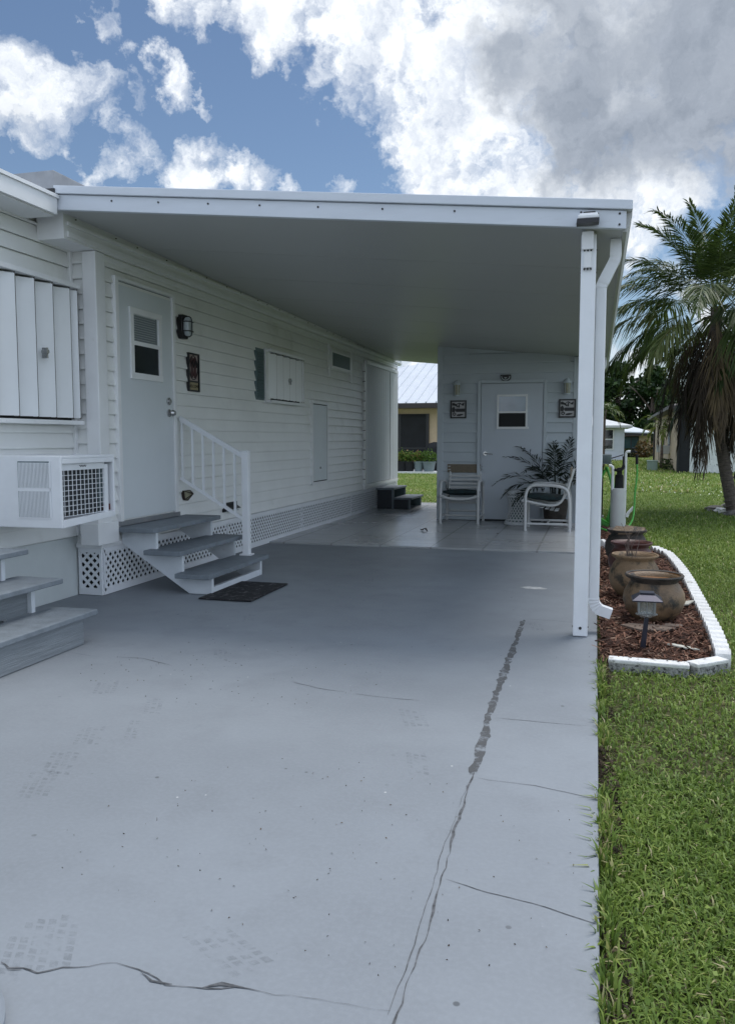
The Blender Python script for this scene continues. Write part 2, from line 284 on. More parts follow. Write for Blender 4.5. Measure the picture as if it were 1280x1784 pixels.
# ------------------------------------------------------------------ mesh helpers
class MB:
    def __init__(s): s.v, s.f, s.m, s.T = [], [], [], None
    def add(s, vs, fs, mi=0):
        o = len(s.v)
        if s.T is not None: vs = [tuple(s.T @ Vector(v)) for v in vs]
        s.v += [tuple(v) for v in vs]; s.f += [tuple(i+o for i in f) for f in fs]; s.m += [mi]*len(fs); return s
    def box(s, x0, y0, z0, x1, y1, z1, mi=0, ch=0.0):
        x0, x1 = min(x0, x1), max(x0, x1); y0, y1 = min(y0, y1), max(y0, y1); z0, z1 = min(z0, z1), max(z0, z1)
        ch = min(ch, .3*min(x1-x0, y1-y0, z1-z0))
        if ch <= 0:
            vs = [(x, y, z) for x in (x0, x1) for y in (y0, y1) for z in (z0, z1)]
            return s.add(vs, [(0, 1, 3, 2), (4, 6, 7, 5), (0, 4, 5, 1), (2, 3, 7, 6), (0, 2, 6, 4), (1, 5, 7, 3)], mi)
        bm = bmesh.new(); bmesh.ops.create_cube(bm, size=1)
        for v in bm.verts: v.co = ((x0+x1)/2+v.co.x*(x1-x0), (y0+y1)/2+v.co.y*(y1-y0), (z0+z1)/2+v.co.z*(z1-z0))
        bmesh.ops.bevel(bm, geom=bm.edges[:], offset=ch, segments=2, profile=.5, affect='EDGES')
        bm.verts.index_update(); vs = [tuple(v.co) for v in bm.verts]; fs = [[v.index for v in f.verts] for f in bm.faces]; bm.free()
        return s.add(vs, fs, mi)
    def bar(s, a, b, w, h, up=(0, 0, 1), mi=0):
        a, b = Vector(a), Vector(b); d = (b-a).normalized(); u = Vector(up)
        sd = d.cross(u)
        if sd.length < 1e-4: sd = d.cross(Vector((1, 0, 0)))
        sd.normalize(); u = sd.cross(d).normalized()
        vs = [p+sd*i*w/2+u*j*h/2 for p in (a, b) for i, j in ((-1, -1), (1, -1), (1, 1), (-1, 1))]
        return s.add(vs, [(3, 2, 1, 0), (4, 5, 6, 7), (0, 1, 5, 4), (1, 2, 6, 5), (2, 3, 7, 6), (3, 0, 4, 7)], mi)
    def tube(s, pts, r, seg=8, sub=0, cap=True, mi=0, flat=1.0):
        P = [Vector(p) for p in pts]
        if sub and len(P) > 2:
            Q = []
            for i in range(len(P)-1):
                p0, p1, p2, p3 = P[max(i-1, 0)], P[i], P[i+1], P[min(i+2, len(P)-1)]
                for k in range(sub):
                    u = k/sub
                    Q.append(.5*((2*p1)+(p2-p0)*u+(2*p0-5*p1+4*p2-p3)*u*u+(3*p1-p0-3*p2+p3)*u**3))
            P = Q+[P[-1]]
        n = len(P); rs = r if isinstance(r, (list, tuple)) else [r]*n
        if len(rs) != n: rs = [rs[0]+(rs[-1]-rs[0])*i/(n-1) for i in range(n)]
        vs, fs = [], []; nx = None
        for i in range(n):
            d = (P[min(i+1, n-1)]-P[max(i-1, 0)]).normalized()
            if nx is None: nx = d.orthogonal().normalized()
            nx = (nx-d*nx.dot(d)).normalized(); by = d.cross(nx)
            for k in range(seg):
                a = 2*math.pi*k/seg; vs.append(P[i]+(nx*math.cos(a)+by*math.sin(a)*flat)*rs[i])
        for i in range(n-1):
            for k in range(seg):
                fs.append((i*seg+k, i*seg+(k+1) % seg, (i+1)*seg+(k+1) % seg, (i+1)*seg+k))
        if cap: fs += [tuple(range(seg-1, -1, -1)), tuple(range((n-1)*seg, n*seg))]
        return s.add(vs, fs, mi)
    def lathe(s, prof, c=(0, 0, 0), seg=28, mi=0, wob=0.0):
        vs, fs = [], []; n = len(prof)
        for k in range(seg):
            a = 2*math.pi*k/seg
            for r, z in prof:
                rr = r*(1+wob*math.sin(2*a+1)+wob*.6*math.sin(3*a))
                vs.append((c[0]+rr*math.cos(a), c[1]+rr*math.sin(a), c[2]+z))
        for k in range(seg):
            for i in range(n-1):
                fs.append((k*n+i, ((k+1) % seg)*n+i, ((k+1) % seg)*n+i+1, k*n+i+1))
        return s.add(vs, fs, mi)
    def prism(s, poly, vec, mi=0):      # extrude a planar polygon along vec
        n = len(poly); v = Vector(vec); vs = [Vector(p) for p in poly]+[Vector(p)+v for p in poly]
        fs = [tuple(range(n-1, -1, -1)), tuple(range(n, 2*n))]+[(i, (i+1) % n, n+(i+1) % n, n+i) for i in range(n)]
        return s.add(vs, fs, mi)
    def lap(s, o, u, n, L, z0, z1, c, out=.024, lim=None, mi=0):   # lapped siding courses
        o, u, n = Vector(o), Vector(u), Vector(n); z = z0; up = Vector((0, 0, 1))
        while z < z1-.01:
            h = min(c, z1-z); l = L
            if lim: l = lim(z+h)
            if l <= .02: break
            ks = max(1, int(l/1.2))
            for q in range(ks):
                a, b = l*q/ks, l*(q+1)/ks
                A, B = o+u*a, o+u*b
                pr = [(-.016, .010), (out-.005, .0), (out, .003), (out, .016), (out*.55, h*.5), (.001, h), (-.018, h+.011)]
                vs = [p+n*x+up*(z+y) for p in (A, B) for x, y in pr]; k = len(pr)
                s.add(vs, [(i, i+k, i+k+1, i+1) for i in range(k-1)], mi)
            z += c
        return s
    def build(s, name, m, parent=None, smooth=None, bevel=0.0):
        me = bpy.data.meshes.new(name); me.from_pydata(s.v, [], s.f)
        ms = m if isinstance(m, (list, tuple)) else [m]
        for q in ms: me.materials.append(q)
        me.polygons.foreach_set('material_index', s.m)
        bm = bmesh.new(); bm.from_mesh(me); bmesh.ops.recalc_face_normals(bm, faces=bm.faces[:]); bm.to_mesh(me); bm.free()
        if smooth: me.shade_smooth(); 
        me.update()
        o = bpy.data.objects.new(name, me); COL.objects.link(o)
        if parent is not None:
            o.parent = parent; loc = Vector((0, 0, 0)); p = parent
            while p is not None:
                loc += p.location; p = p.parent
            o.location = -loc if parent.rotation_euler.z == 0 else (0, 0, 0)
        if smooth and smooth is not True:
            try:
                me.set_sharp_from_angle(angle=R(smooth))
            except Exception: pass
        if bevel:
            b = o.modifiers.new('bevel', 'BEVEL'); b.width = bevel; b.segments = 2; b.limit_method = 'ANGLE'; b.angle_limit = R(40)
        return o
def tag(o, label, cat, group=None, kind=None):
    o['label'] = label; o['category'] = cat
    if group: o['group'] = group
    if kind: o['kind'] = kind
    return o
def thing(name, label, cat, loc=(0, 0, 0), group=None):   # world-space parts: children are offset back by build()
    o = bpy.data.objects.new(name, None); COL.objects.link(o); o.location = loc; o.empty_display_size = .1
    return tag(o, label, cat, group)
def bulk(name, V, Fc, tint, m, parent=None):             # fast numpy mesh; Fc (n,k)
    me = bpy.data.meshes.new(name); nv, nf, k = len(V), len(Fc), Fc.shape[1]
    me.vertices.add(nv); me.loops.add(nf*k); me.polygons.add(nf)
    me.vertices.foreach_set('co', V.astype(np.float32).ravel())
    me.loops.foreach_set('vertex_index', Fc.astype(np.int32).ravel())
    me.polygons.foreach_set('loop_start', np.arange(0, nf*k, k, dtype=np.int32))
    if tint is not None:
        a = me.attributes.new('tint', 'FLOAT', 'POINT'); a.data.foreach_set('value', tint.astype(np.float32))
    me.materials.append(m); me.update(calc_edges=True); me.validate()
    o = bpy.data.objects.new(name, me); COL.objects.link(o)
    if parent is not None:
        o.parent = parent; o.location = -parent.location
    return o
def leafcloud(P, size, aspect=.5, tint=None, up=0.0):
    n = len(P); a = rng.normal(size=(n, 3)); a[:, 2] += up; a /= np.linalg.norm(a, axis=1, keepdims=True)
    b = rng.normal(size=(n, 3)); b -= a*(a*b).sum(1, keepdims=True); b /= np.linalg.norm(b, axis=1, keepdims=True)
    sz = size*(.6+.8*rng.random((n, 1)))
    c = np.cross(a, b)*sz*.12
    V = np.stack([P-a*sz*.5, P+b*sz*aspect*.5+c, P+a*sz*.5, P-b*sz*aspect*.5+c], 1).reshape(-1, 3)
    Fc = np.arange(4*n).reshape(n, 4)
    return V, Fc, np.repeat(rng.random(n) if tint is None else tint, 4)
def text(name, s, size, m, parent, loc, rot):
    cu = bpy.data.curves.new(name, 'FONT'); cu.body = s; cu.size = size; cu.align_x = 'CENTER'; cu.align_y = 'CENTER'; cu.extrude = .0015
    ob = bpy.data.objects.new('tmp', cu); COL.objects.link(ob)
    dg = bpy.context.evaluated_depsgraph_get(); me = bpy.data.meshes.new_from_object(ob.evaluated_get(dg)); bpy.data.objects.remove(ob)
    me.materials.clear(); me.materials.append(m)
    o = bpy.data.objects.new(name, me); COL.objects.link(o); o.parent = parent
    o.location = Vector(loc)-parent.location; o.rotation_euler = rot
    return o

# ------------------------------------------------------------------ ground, driveway, patio
XW, XL, YC, YE = -3.93, -4.15, 5.99, 16.5
g = MB(); N = 40
g.add([(-400, -60, -.05), (400, -60, -.05), (400, 700, -.05), (-400, 700, -.05)], [(0, 1, 2, 3)])
lawn = g.build('lawn', M['lawn']); lawn['kind'] = 'structure'
d = MB().box(-4.30, -4, -.16, .04, 9.60, 0, ch=.006)
drive = d.build('driveway', M['drive']); drive['kind'] = 'structure'
d = MB().box(-4.30, 9.603, -.16, .02, 16.4, .022, ch=.006)
pat = d.build('patio', M['patio']); pat['kind'] = 'structure'

def ribbon(mb, pts, w, z, jit=.006, n=10, wj=.6, gap=-9.0, taper=2.5):
    P, p0 = [], random.random()*9
    for i in range(len(pts)-1):
        a, b = Vector(pts[i]), Vector(pts[i+1]); m_ = max(2, int((b-a).length/.03)); nn = Vector((-(b-a).y, (b-a).x)).normalized()
        for k in range(m_): P.append(a.lerp(b, k/m_)+nn*jit*(.55*random.gauss(0, .5)+.8*math.sin(len(P)*.55+p0)+.5*math.sin(len(P)*1.7+p0*2)))
    P.append(Vector(pts[-1])); vs = []; fs = []
    for i, p in enumerate(P):
        dd = (P[min(i+1, len(P)-1)]-P[max(i-1, 0)]).normalized(); nn = Vector((-dd.y, dd.x))
        q = math.sin(i*.37+p0)+math.sin(i*.91+p0*2)*.7+math.sin(i*.13+p0*3)*.8
        ww = max(.12, w and 1+wj*.6*q+random.uniform(-wj, wj)*.35)*w*min(1, (i+.4)/taper, (len(P)-i)/taper)
        o = random.gauss(0, .08)*ww
        vs += [(p.x+nn.x*(ww/2+o), p.y+nn.y*(ww/2+o), z), (p.x-nn.x*(ww/2-o), p.y-nn.y*(ww/2-o), z)]
        if i < len(P)-1 and q > -1.6+gap: fs.append((2*i, 2*i+1, 2*i+3, 2*i+2))
    mb.add(vs, fs)
G = lambda *ps: [gnd(*p) for p in ps]
mb = MB(); ribbon(mb, G((912, 1080), (893, 1130), (875, 1180), (850, 1250), (838, 1305), (822, 1350)), .036, .0014, .004, 22, .30); mb.build('worn_joint', M['worn'], drive)
mb = MB()
ribbon(mb, G((826, 1345), (800, 1420), (785, 1470), (770, 1530), (752, 1590), (740, 1640), (716, 1700), (690, 1765), (660, 1860)), .0058, .0020, .0035, 12, .8)
ribbon(mb, G((0, 1678), (15, 1688), (40, 1688), (66, 1694), (110, 1686), (200, 1680), (240, 1690), (290, 1715), (360, 1722), (410, 1720), (480, 1735), (560, 1742), (680, 1762)), .0030, .0020, .004, 8, .9)
ribbon(mb, G((245, 1695), (262, 1712), (300, 1716)), .004, .0024, .004, 6, .9)
ribbon(mb, G((352, 1724), (385, 1716), (425, 1722)), .006, .0024, .004, 6, .9)
ribbon(mb, G((12, 1691), (38, 1690)), .006, .0024, .002, 4, .8)
ribbon(mb, G((776, 1532), (850, 1555), (930, 1575), (1042, 1612)), .0030, .0014, .0015, 8, .3)
ribbon(mb, G((832, 1355), (850, 1359), (930, 1369), (1030, 1390)), .0024, .0014, .0012, 6, .35)
ribbon(mb, G((862, 1251), (930, 1257), (1020, 1265)), .0028, .0014, .0012, 6, .3)
ribbon(mb, G((912, 1079), (960, 1081), (1000, 1085)), .0035, .0017, .0015, 6, .3)
ribbon(mb, G((505, 1188), (560, 1200), (640, 1212), (720, 1220), (830, 1230)), .0022, .0014, .003, 7, .8, .5)
ribbon(mb, G((122, 1137), (160, 1143), (250, 1147), (300, 1160)), .0026, .0014, .003, 6, .9, .5)
ribbon(mb, G((190, 1040), (240, 1042), (262, 1043)), .0010, .0014, .003, 6, .8)
ribbon(mb, G((818, 1360), (790, 1430), (765, 1500), (748, 1560), (730, 1620), (705, 1690), (675, 1770)), .0015, .0024, .003, 12, .7)
mb.build('crack', M['crack'], drive)
mb = MB(); ribbon(mb, G((905, 1023), (930, 1025), (952, 1026)), .10, .0014, .012, 8, .5); mb.build('pale_scuff', M['scuff'], drive)
for i, (px, py, ang, k) in enumerate([(180, 1198, 25, 4), (150, 1283, 25, 4), (98, 1332, 25, 4), (60, 1368, 25, 4), (380, 1143, 25, 3), (60, 1650, 28, 6), (715, 1252, 20, 4), (930, 1092, 10, 3), (430, 1078, 20, 3), (390, 1660, 60, 4), (720, 1330, 15, 3), (262, 1232, 25, 3), (225, 1272, 25, 2), (640, 1010, 15, 3)]):
    x, y = gnd(px, py); mb = MB(); a = R(90+ang)
    for r_ in range(k):
        for c_ in range(7):
            if random.random() < .12: continue
            u, v = (c_-3)*.034+(r_ % 2)*.012+random.uniform(-.003, .003), (r_-k/2)*.030
            l, w = .013*random.uniform(.7, 1.1), .010
            q = [(u-l, v-w), (u+l, v-w), (u+l+.008, v+w), (u-l+.008, v+w)]
            mb.add([(x+p*math.cos(a)-s_*math.sin(a), y+p*math.sin(a)+s_*math.cos(a), .0012) for p, s_ in q], [(0, 1, 2, 3)])
    mb.build('tyre_print', M['tyre'], drive)

# ------------------------------------------------------------------ mobile home
home = thing('mobile_home', 'long white mobile home with lapped siding, entry door and lattice skirt beside the carport', 'house', (XW-2, 8, 0))
def sof(x, y): return 2.99-.0995*(x+3.87)-.012*(y-5.45)
mb = MB().lap((XW, YC, 0), (0, 1, 0), (1, 0, 0), YE-YC, .415, 2.83, .121); mb.box(XW-.12, YC, .42, XW-.017, YE, 2.9)
mb.build('siding_wall', M['siding'], home)
mb = MB().lap((XL, -4, 0), (0, 1, 0), (1, 0, 0), YC+4, .50, 2.95, .121); mb.box(XL-.12, -4, .46, XL-.017, YC-.01, 3.0)
mb.build('siding_wall', M['siding'], home)
mb = MB().lap((XL, YC, 0), (1, 0, 0), (0, -1, 0), XW-XL, .415, 2.83, .121); mb.build('siding_wall', M['siding'], home)
mb = MB().lap((-8, YE, 0), (1, 0, 0), (0, 1, 0), 8+XW, .47, 2.83, .121); mb.box(-8, YE-.1, .4, XW-.13, YE-.002, 2.9); mb.build('siding_wall', M['siding'], home)
# corner posts and J-trim
mb = MB().box(-4.02, YC-.035, .56, -3.895, YC+.10, 2.805, ch=.006); mb.build('corner_post', M['trim'], home)
mb = MB().box(XL+.005, YC-.05, .5, XL+.035, YC-.015, 2.9, ch=.004); mb.build('corner_trim', M['trim'], home)
mb = MB().box(XW-.06, YE-.05, .30, XW+.028, YE+.02, 2.81, ch=.005); mb.build('corner_trim', M['trim'], home)
mb = MB().box(XW+.001, YC+.10, 2.755, XW+.024, YE-.05, 2.795, ch=.004); mb.build('top_trim', M['trim'], home)
# header beam above the wall
mb = MB().box(XL+.016, 5.56, 2.81, -3.90, YE+.35, 3.04)
mb.box(-3.90, 5.60, 2.83, -3.885, YE+.32, 2.872, ch=.004); mb.box(-3.90, 5.60, 2.915, -3.882, YE+.32, 2.945, ch=.004)
mb.build('header_beam', M['trim'], home)
for k in range(20):
    y = 5.75+k*.43+random.uniform(-.12, .12); z = sof(-3.87, y)-.02+random.uniform(-.006, .004); mb = MB().box(-3.884, y, z, -3.874, y+.009, z+.008); mb.build('wire_clip', M['bronze'], home)
# left roof edge
mb = MB().box(-3.875, -4, 2.945, -3.85, 5.42, 3.065); mb.box(-3.885, -4, 3.06, -3.835, 5.43, 3.085); mb.build('fascia', M['trim'], home)
mb = MB().box(XL+.02, -4, 2.935, -3.878, 5.42, 2.95); mb.build('soffit', M['trim'], home)
mb = MB().prism([(-3.86, -4, 3.086), (-6.2, -4, 3.40), (-8.6, -4, 3.086), (-8.6, -4, 2.95), (-3.86, -4, 3.0)], (0, 20.9, 0)); mb.build('roof', M['hroof'], home)
mb = MB().box(-5.0, 6.3, 3.05, -4.50, 7.6, 3.585, ch=.008); mb.build('roof_vent_box', M['galv'], home)
mb = MB().box(-4.0, 5.40, 3.09, -3.86, 5.62, 3.13); mb.build('roof_flashing', M['black'], home)
# skirt panels
mb = MB().box(XL-.06, -4, -.04, XL-.006, YC-.004, .49); mb.build('skirt_panel', M['skirt'], home)
def lattice(name, o, u, n, L, z0, z1, pitch=.074, w=.0225):
    mb = MB(); o, u, n = Vector(o), Vector(u), Vector(n); H = z1-z0; q = 0
    for sgn, off in ((1, .003), (-1, .0075)):
        k = -int(H/pitch)-1 if sgn > 0 else 0
        while True:
            s0 = k*pitch
            if s0 > L+H: break
            # line: s = s0 + sgn*h
            hs = []
            lo, hi = 0.0, H
            if sgn > 0: lo, hi = max(0, -s0), min(H, L-s0)
            else: lo, hi = max(0, s0-L), min(H, s0)
            if hi-lo > .02:
                A = o+u*(s0+sgn*lo)+Vector((0, 0, z0+lo))+n*off; B = o+u*(s0+sgn*hi)+Vector((0, 0, z0+hi))+n*off
                mb.bar(A, B, w, .004, up=n)
            k += 1
    for zz in ((z0-.03, z0+.025), (z1-.02, z1+.03)):
        A = o+Vector((0, 0, (zz[0]+zz[1])/2)); mb.bar(A+n*.006, A+u*L+n*.006, zz[1]-zz[0], .022, up=n)
    sx = 0.0
    while sx <= L+.01:
        ss = min(max(sx, .012), L-.012); mb.bar(o+u*ss+Vector((0, 0, z0))+n*.008, o+u*ss+Vector((0, 0, z1))+n*.008, .022, .018, up=n); sx += 2.42 if L > 2 else L
    return mb.build(name, M['whitemetal'], home)
lattice('lattice_skirt', (XW, YC+.0, 0), (0, 1, 0), (1, 0, 0), YE-YC-.02, .035, .38)
lattice('lattice_skirt', (XL+.01, YC-.01, 0), (1, 0, 0), (0, -1, 0), XW-XL-.0, .035, .38)
mb = MB().box(XL+.005, YC-.045, .40, XW+.03, YC+.9, .435, ch=.004); mb.build('ledge', M['trim'], home)
mb = MB().box(-8, YC+.04, -.05, XW-.07, YE-.03, .45).box(-8, 5.6, -.05, -4.30, YC+.03, .45); mb.build('underfloor_shade', M['dark'], home)  # black fill stands in for the shade behind the lattice
mb = MB().box(-4.02, 5.83, .437, -3.852, 6.13, .615, ch=.006); mb.box(-4.0, 5.86, .615, -3.87, 6.05, .70); mb.build('post_base_box', M['trim'], home)
# entry door
D0, D1, DZ0, DZ1 = 6.275, 7.185, .61, 2.60
mb = MB().box(XW+.012, D0, DZ0, XW+.030, D1, DZ1, ch=.003); door = mb.build('door', M['door'], home)
mb = MB().box(XW+.003, D0-.055, DZ0-.03, XW+.045, D0-.004, DZ1+.06, ch=.004).box(XW+.003, D1+.004, DZ0-.03, XW+.045, D1+.055, DZ1+.06, ch=.004).box(XW+.003, D0-.004, DZ1+.035, XW+.044, D1+.004, DZ1+.06)
mb.build('door_frame', M['trim'], door)
mb = MB().box(XW+.008, D0-.003, DZ1+.003, XW+.020, D1+.003, DZ1+.034); mb.build('weather_strip', M['galv'], door)
wy0, wy1, wz0, wz1 = 6.50, 6.93, 1.88, 2.385
mb = MB()
mb.box(XW+.030, wy0-.06, wz1, XW+.046, wy1+.06, wz1+.055, ch=.003).box(XW+.030, wy0-.06, wz0-.055, XW+.046, wy1+.06, wz0, ch=.003)
mb.box(XW+.030, wy0-.05, wz0, XW+.044, wy0, wz1).box(XW+.030, wy1, wz0, XW+.044, wy1+.05, wz1).box(XW+.031, wy0, 2.12, XW+.042, wy1, 2.155)
mb.build('door_window_frame', M['trim'], door)
mb = MB().box(XW+.0305, wy0, wz0, XW+.033, wy1, 2.12); mb.build('window_pane', M['glass'], door)
mb = MB()
for k in range(11): z = 2.157+k*.0205; mb.box(XW+.031, wy0, z, XW+.034+.002*(k % 2), wy1-.045, z+.017)
mb.box(XW+.031, wy1-.044, 2.155, XW+.033, wy1-.02, wz1); mb.build('window_blind', M['blind'], door)
for z in (1.655, 1.545):
    mb = MB().tube([(XW+.03, 7.10, z), (XW+.042, 7.10, z)], .036, 16)
    if z < 1.6: mb.tube([(XW+.042, 7.10, z), (XW+.06, 7.10, z), (XW+.075, 7.10, z), (XW+.10, 7.10, z)], [.012, .018, .034, .022], 14)
    else: mb.tube([(XW+.042, 7.10, z), (XW+.056, 7.10, z)], .022, 14)
    mb.build('door_knob' if z < 1.6 else 'deadbolt', M['steel'], door, smooth=50)
mb = MB().box(XW+.002, D0-.06, DZ0-.05, XW+.055, D1+.06, DZ0-.012); mb.build('threshold', M['galv'], door)
# accordion storm shutters
def accordion(name, x, y0, y1, z0, z1, per, dep, knob, bar=True):
    mb = MB(); y = y0; pts = []
    while y < y1-.01:
        pts += [(x+.015, y), (x+dep, min(y+per*.80, y1))]; y += per
    V = []; Fs = []
    for (xx, yy) in pts: V += [(xx, yy, z0), (xx, yy, z1)]
    mb.add(V, [(2*i, 2*i+2, 2*i+3, 2*i+1) for i in range(len(pts)-1)])
    o = mb.build(name, M['shutter'], home)
    mb = MB()
    for i in range(1, len(pts), 2): mb.tube([(pts[i][0]-.006, pts[i][1]+.006, z0-.008), (pts[i][0]-.006, pts[i][1]+.006, z1+.012)], .0055, 6)
    mb.build('hinge_shade_pins', M['bronze'], o)  # dark pins at the folds also draw the panels' shadow lines
    mb = MB().box(x+.002, y0, z0-.02, x+.012, y1, z1+.014); mb.build('shadow_gap', M['dark'], o)
    mb = MB().box(x, y0-.02, z0-.055, x+dep+.015, y1+.03, z0-.022, ch=.003).box(x, y0-.02, z1+.016, x+dep+.012, y1+.03, z1+.05, ch=.003)
    for k in range(int((y1-y0)/.3)): mb.tube([(x+dep+.013, y0+.15+.3*k, z0-.038), (x+dep+.019, y0+.15+.3*k, z0-.038)], .007, 6)
    mb.build('shutter_track', M['trim'], o)
    mb = MB().tube([(x+dep-.02, knob[0], knob[1]), (x+dep+.03, knob[0], knob[1])], .017, 10).box(x+dep-.02, knob[0]-.008, knob[1]-.05, x+dep+.025, knob[0]+.008, knob[1]+.03)
    mb.build('shutter_lock', M['steel'], o)
    return o
accordion('storm_shutter', XL+.022, 3.05, 5.90, 1.47, 2.485, .215, .095, (5.47, 1.96))
accordion('storm_shutter', XW+.022, 9.52, 10.70, 1.80, 2.345, .23, .075, (10.15, 2.05))
mb = MB().box(XW+.004, 9.47, 1.74, XW+.05, 9.62, 2.40, ch=.003); mb.build('shutter_casing', M['trim'], home)
mb = MB().box(XW+.003, 9.22, 1.77, XW+.03, 9.47, 2.385, ch=.004)
for k in range(18): z = 1.80+k*.031; mb.prism([(XW+.030, 9.25, z), (XW+.044, 9.25, z), (XW+.030, 9.25, z+.024)], (0, .19, 0))
mb.build('louvre_shutter', M['louvre'], home)
mb = MB(); V = []; hp = MB()
for k in range(17):
    y = 14.06+k*.139; V += [(XW+.03, y, .52), (XW+.03, y, 2.60), (XW+.062, y+.118, .52), (XW+.062, y+.118, 2.60)]
    hp.tube([(XW+.058, y+.122, .515), (XW+.058, y+.122, 2.605)], .005, 6)
mb.add(V, [(2*i, 2*i+2, 2*i+3, 2*i+1) for i in range(33)])
big = mb.build('storm_panel', M['shutter'], home); hp.build('hinge_shade_pins', M['louvre'], big)  # dark pins draw the shaded folds between the panel ribs
mb = MB().box(XW+.003, 13.96, .42, XW+.05, 14.05, 2.66, ch=.003).box(XW+.003, 14.05, 2.61, XW+.065, 16.42, 2.66).box(XW+.003, 14.05, .46, XW+.065, 16.42, .51).box(XW+.003, 15.78, .51, XW+.064, 15.82, 2.61)
mb.build('panel_track', M['trim'], big)
mb = MB()
for k in range(12): mb = MB().tube([(XW+.012, 13.965, .6+k*.17), (XW+.055, 13.965, .6+k*.17)], .008, 6); mb.build('wing_bolt', M['bronze'], big)
mb = MB().box(XW+.006, 12.12, 2.38, XW+.036, 13.16, 2.66, ch=.003); vw = mb.build('transom_window', M['trim'], home)
mb = MB().box(XW+.034, 12.18, 2.42, XW+.039, 13.10, 2.62); mb.build('window_pane', M['louvre'], vw)
mb = MB().box(XW+.006, 12.02, 2.25, XW+.03, 12.10, 2.74); mb.build('shutter_rail', M['trim'], vw)
mb = MB().box(XW+.006, 13.18, 2.22, XW+.03, 13.24, 2.74); mb.build('shutter_rail', M['trim'], vw)
mb = MB().box(XW+.026, 11.255, .695, XW+.036, 11.865, 1.795, ch=.002); acc = mb.build('access_panel', M['door'], home)
mb = MB().box(XW+.004, 11.19, .64, XW+.043, 11.24, 1.85).box(XW+.004, 11.88, .64, XW+.043, 11.93, 1.85).box(XW+.004, 11.24, 1.81, XW+.042, 11.88, 1.85).box(XW+.004, 11.24, .64, XW+.042, 11.88, .68)
mb.build('panel_frame', M['trim'], acc)
mb = MB().box(XW+.004, 11.242, .682, XW+.027, 11.878, 1.808).box(XW+.004, 11.93, .64, XW+.034, 11.945, 1.85); mb.build('panel_shadow_gap', M['dark'], acc)  # dark backing and side strip stand in for the shadow outline around the panel
mb = MB().tube([(XW+.03, 11.55, .88), (XW+.05, 11.55, .88)], .018, 8); mb.build('panel_latch', M['steel'], acc)

# ------------------------------------------------------------------ carport
cp = thing('carport', 'white aluminium carport roof on a square front post, attached to the mobile home', 'carport', (-.07, 5.58, 0))
RX0, RX1, RY0, RY1 = -3.875, .15, 5.45, 16.25
def slab(mb, x0, x1, y0, y1, d0, d1):
    vs = [(x, y, sof(x, y)+d) for x in (x0, x1) for y in (y0, y1) for d in (d0, d1)]
    mb.add(vs, [(0, 1, 3, 2), (4, 6, 7, 5), (0, 4, 5, 1), (2, 3, 7, 6), (0, 2, 6, 4), (1, 5, 7, 3)])
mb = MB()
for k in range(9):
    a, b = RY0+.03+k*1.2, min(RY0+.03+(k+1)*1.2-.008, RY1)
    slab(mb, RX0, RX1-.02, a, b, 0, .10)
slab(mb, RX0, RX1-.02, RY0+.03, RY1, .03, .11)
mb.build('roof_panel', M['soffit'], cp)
mb = MB()
vs = [(x, y, sof(x, RY0)+d) for x in (RX0, RX1) for y in (RY0-.012, RY0+.028) for d in (-.004, .105)]
mb.add(vs, [(0, 1, 3, 2), (4, 6, 7, 5), (0, 4, 5, 1), (2, 3, 7, 6), (0, 2, 6, 4), (1, 5, 7, 3)])
vs = [(x, y, sof(x, RY0)+d) for x in (RX0, RX1+.035) for y in (RY0-.035, RY0+.2) for d in (.108, .165)]
mb.add(vs, [(0, 1, 3, 2), (4, 6, 7, 5), (0, 4, 5, 1), (2, 3, 7, 6), (0, 2, 6, 4), (1, 5, 7, 3)])
fas = mb.build('fascia', M['fascia'], cp, bevel=.004)
mb = MB()
def scr(x, d): mb.tube([(x, RY0-.011, sof(x, RY0)+d), (x, RY0-.017, sof(x, RY0)+d)], .007, 8)
for px in (215, 307, 402, 497, 601, 711, 829): scr(RX0+(px-100)/990*(RX1-RX0), .07)
for x, d in ((-.02, .08), (-.02, .055), (-.02, .02), (.11, .085), (.11, .02), (-.12, .085)): scr(x, d)
mb.build('screw_heads', M['black'], fas)
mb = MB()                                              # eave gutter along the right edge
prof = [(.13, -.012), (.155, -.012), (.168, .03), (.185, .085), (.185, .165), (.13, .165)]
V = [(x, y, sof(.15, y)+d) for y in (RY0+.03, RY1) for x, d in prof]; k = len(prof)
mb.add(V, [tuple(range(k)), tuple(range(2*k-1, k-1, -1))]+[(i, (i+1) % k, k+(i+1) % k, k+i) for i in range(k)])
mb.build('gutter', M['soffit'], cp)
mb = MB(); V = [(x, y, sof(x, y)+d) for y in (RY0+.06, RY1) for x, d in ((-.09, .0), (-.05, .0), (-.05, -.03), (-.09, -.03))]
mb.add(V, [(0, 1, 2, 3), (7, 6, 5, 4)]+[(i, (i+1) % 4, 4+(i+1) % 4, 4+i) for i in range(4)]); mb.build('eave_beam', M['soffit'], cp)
mb = MB().box(-.117, 5.535, .004, -.023, 5.628, sof(-.07, 5.58)-.02, ch=.006); post = mb.build('post', M['whitemetal'], cp)
mb = MB().box(-.112, 5.500, 2.49, -.040, 5.533, 2.60, ch=.003).box(-.100, 5.518, 2.38, -.052, 5.534, 2.49, ch=.002); mb.build('post_bracket', M['trim'], post)
def bolt(p, q, r):
    MB().tube([p, q], r, 8).build('bolt', M['black'], post)
for zz in (2.372, 2.485):
    for xx in (-.095, -.075, -.055): bolt((xx, 5.530 if zz < 2.4 else 5.515, zz), (xx, 5.512, zz), .006)
bolt((-.07, 5.528, .06), (-.07, 5.536, .06), .010)
for zz in (.06, 2.36, 2.50): bolt((-.122, 5.58, zz), (-.018, 5.58, zz), .006)
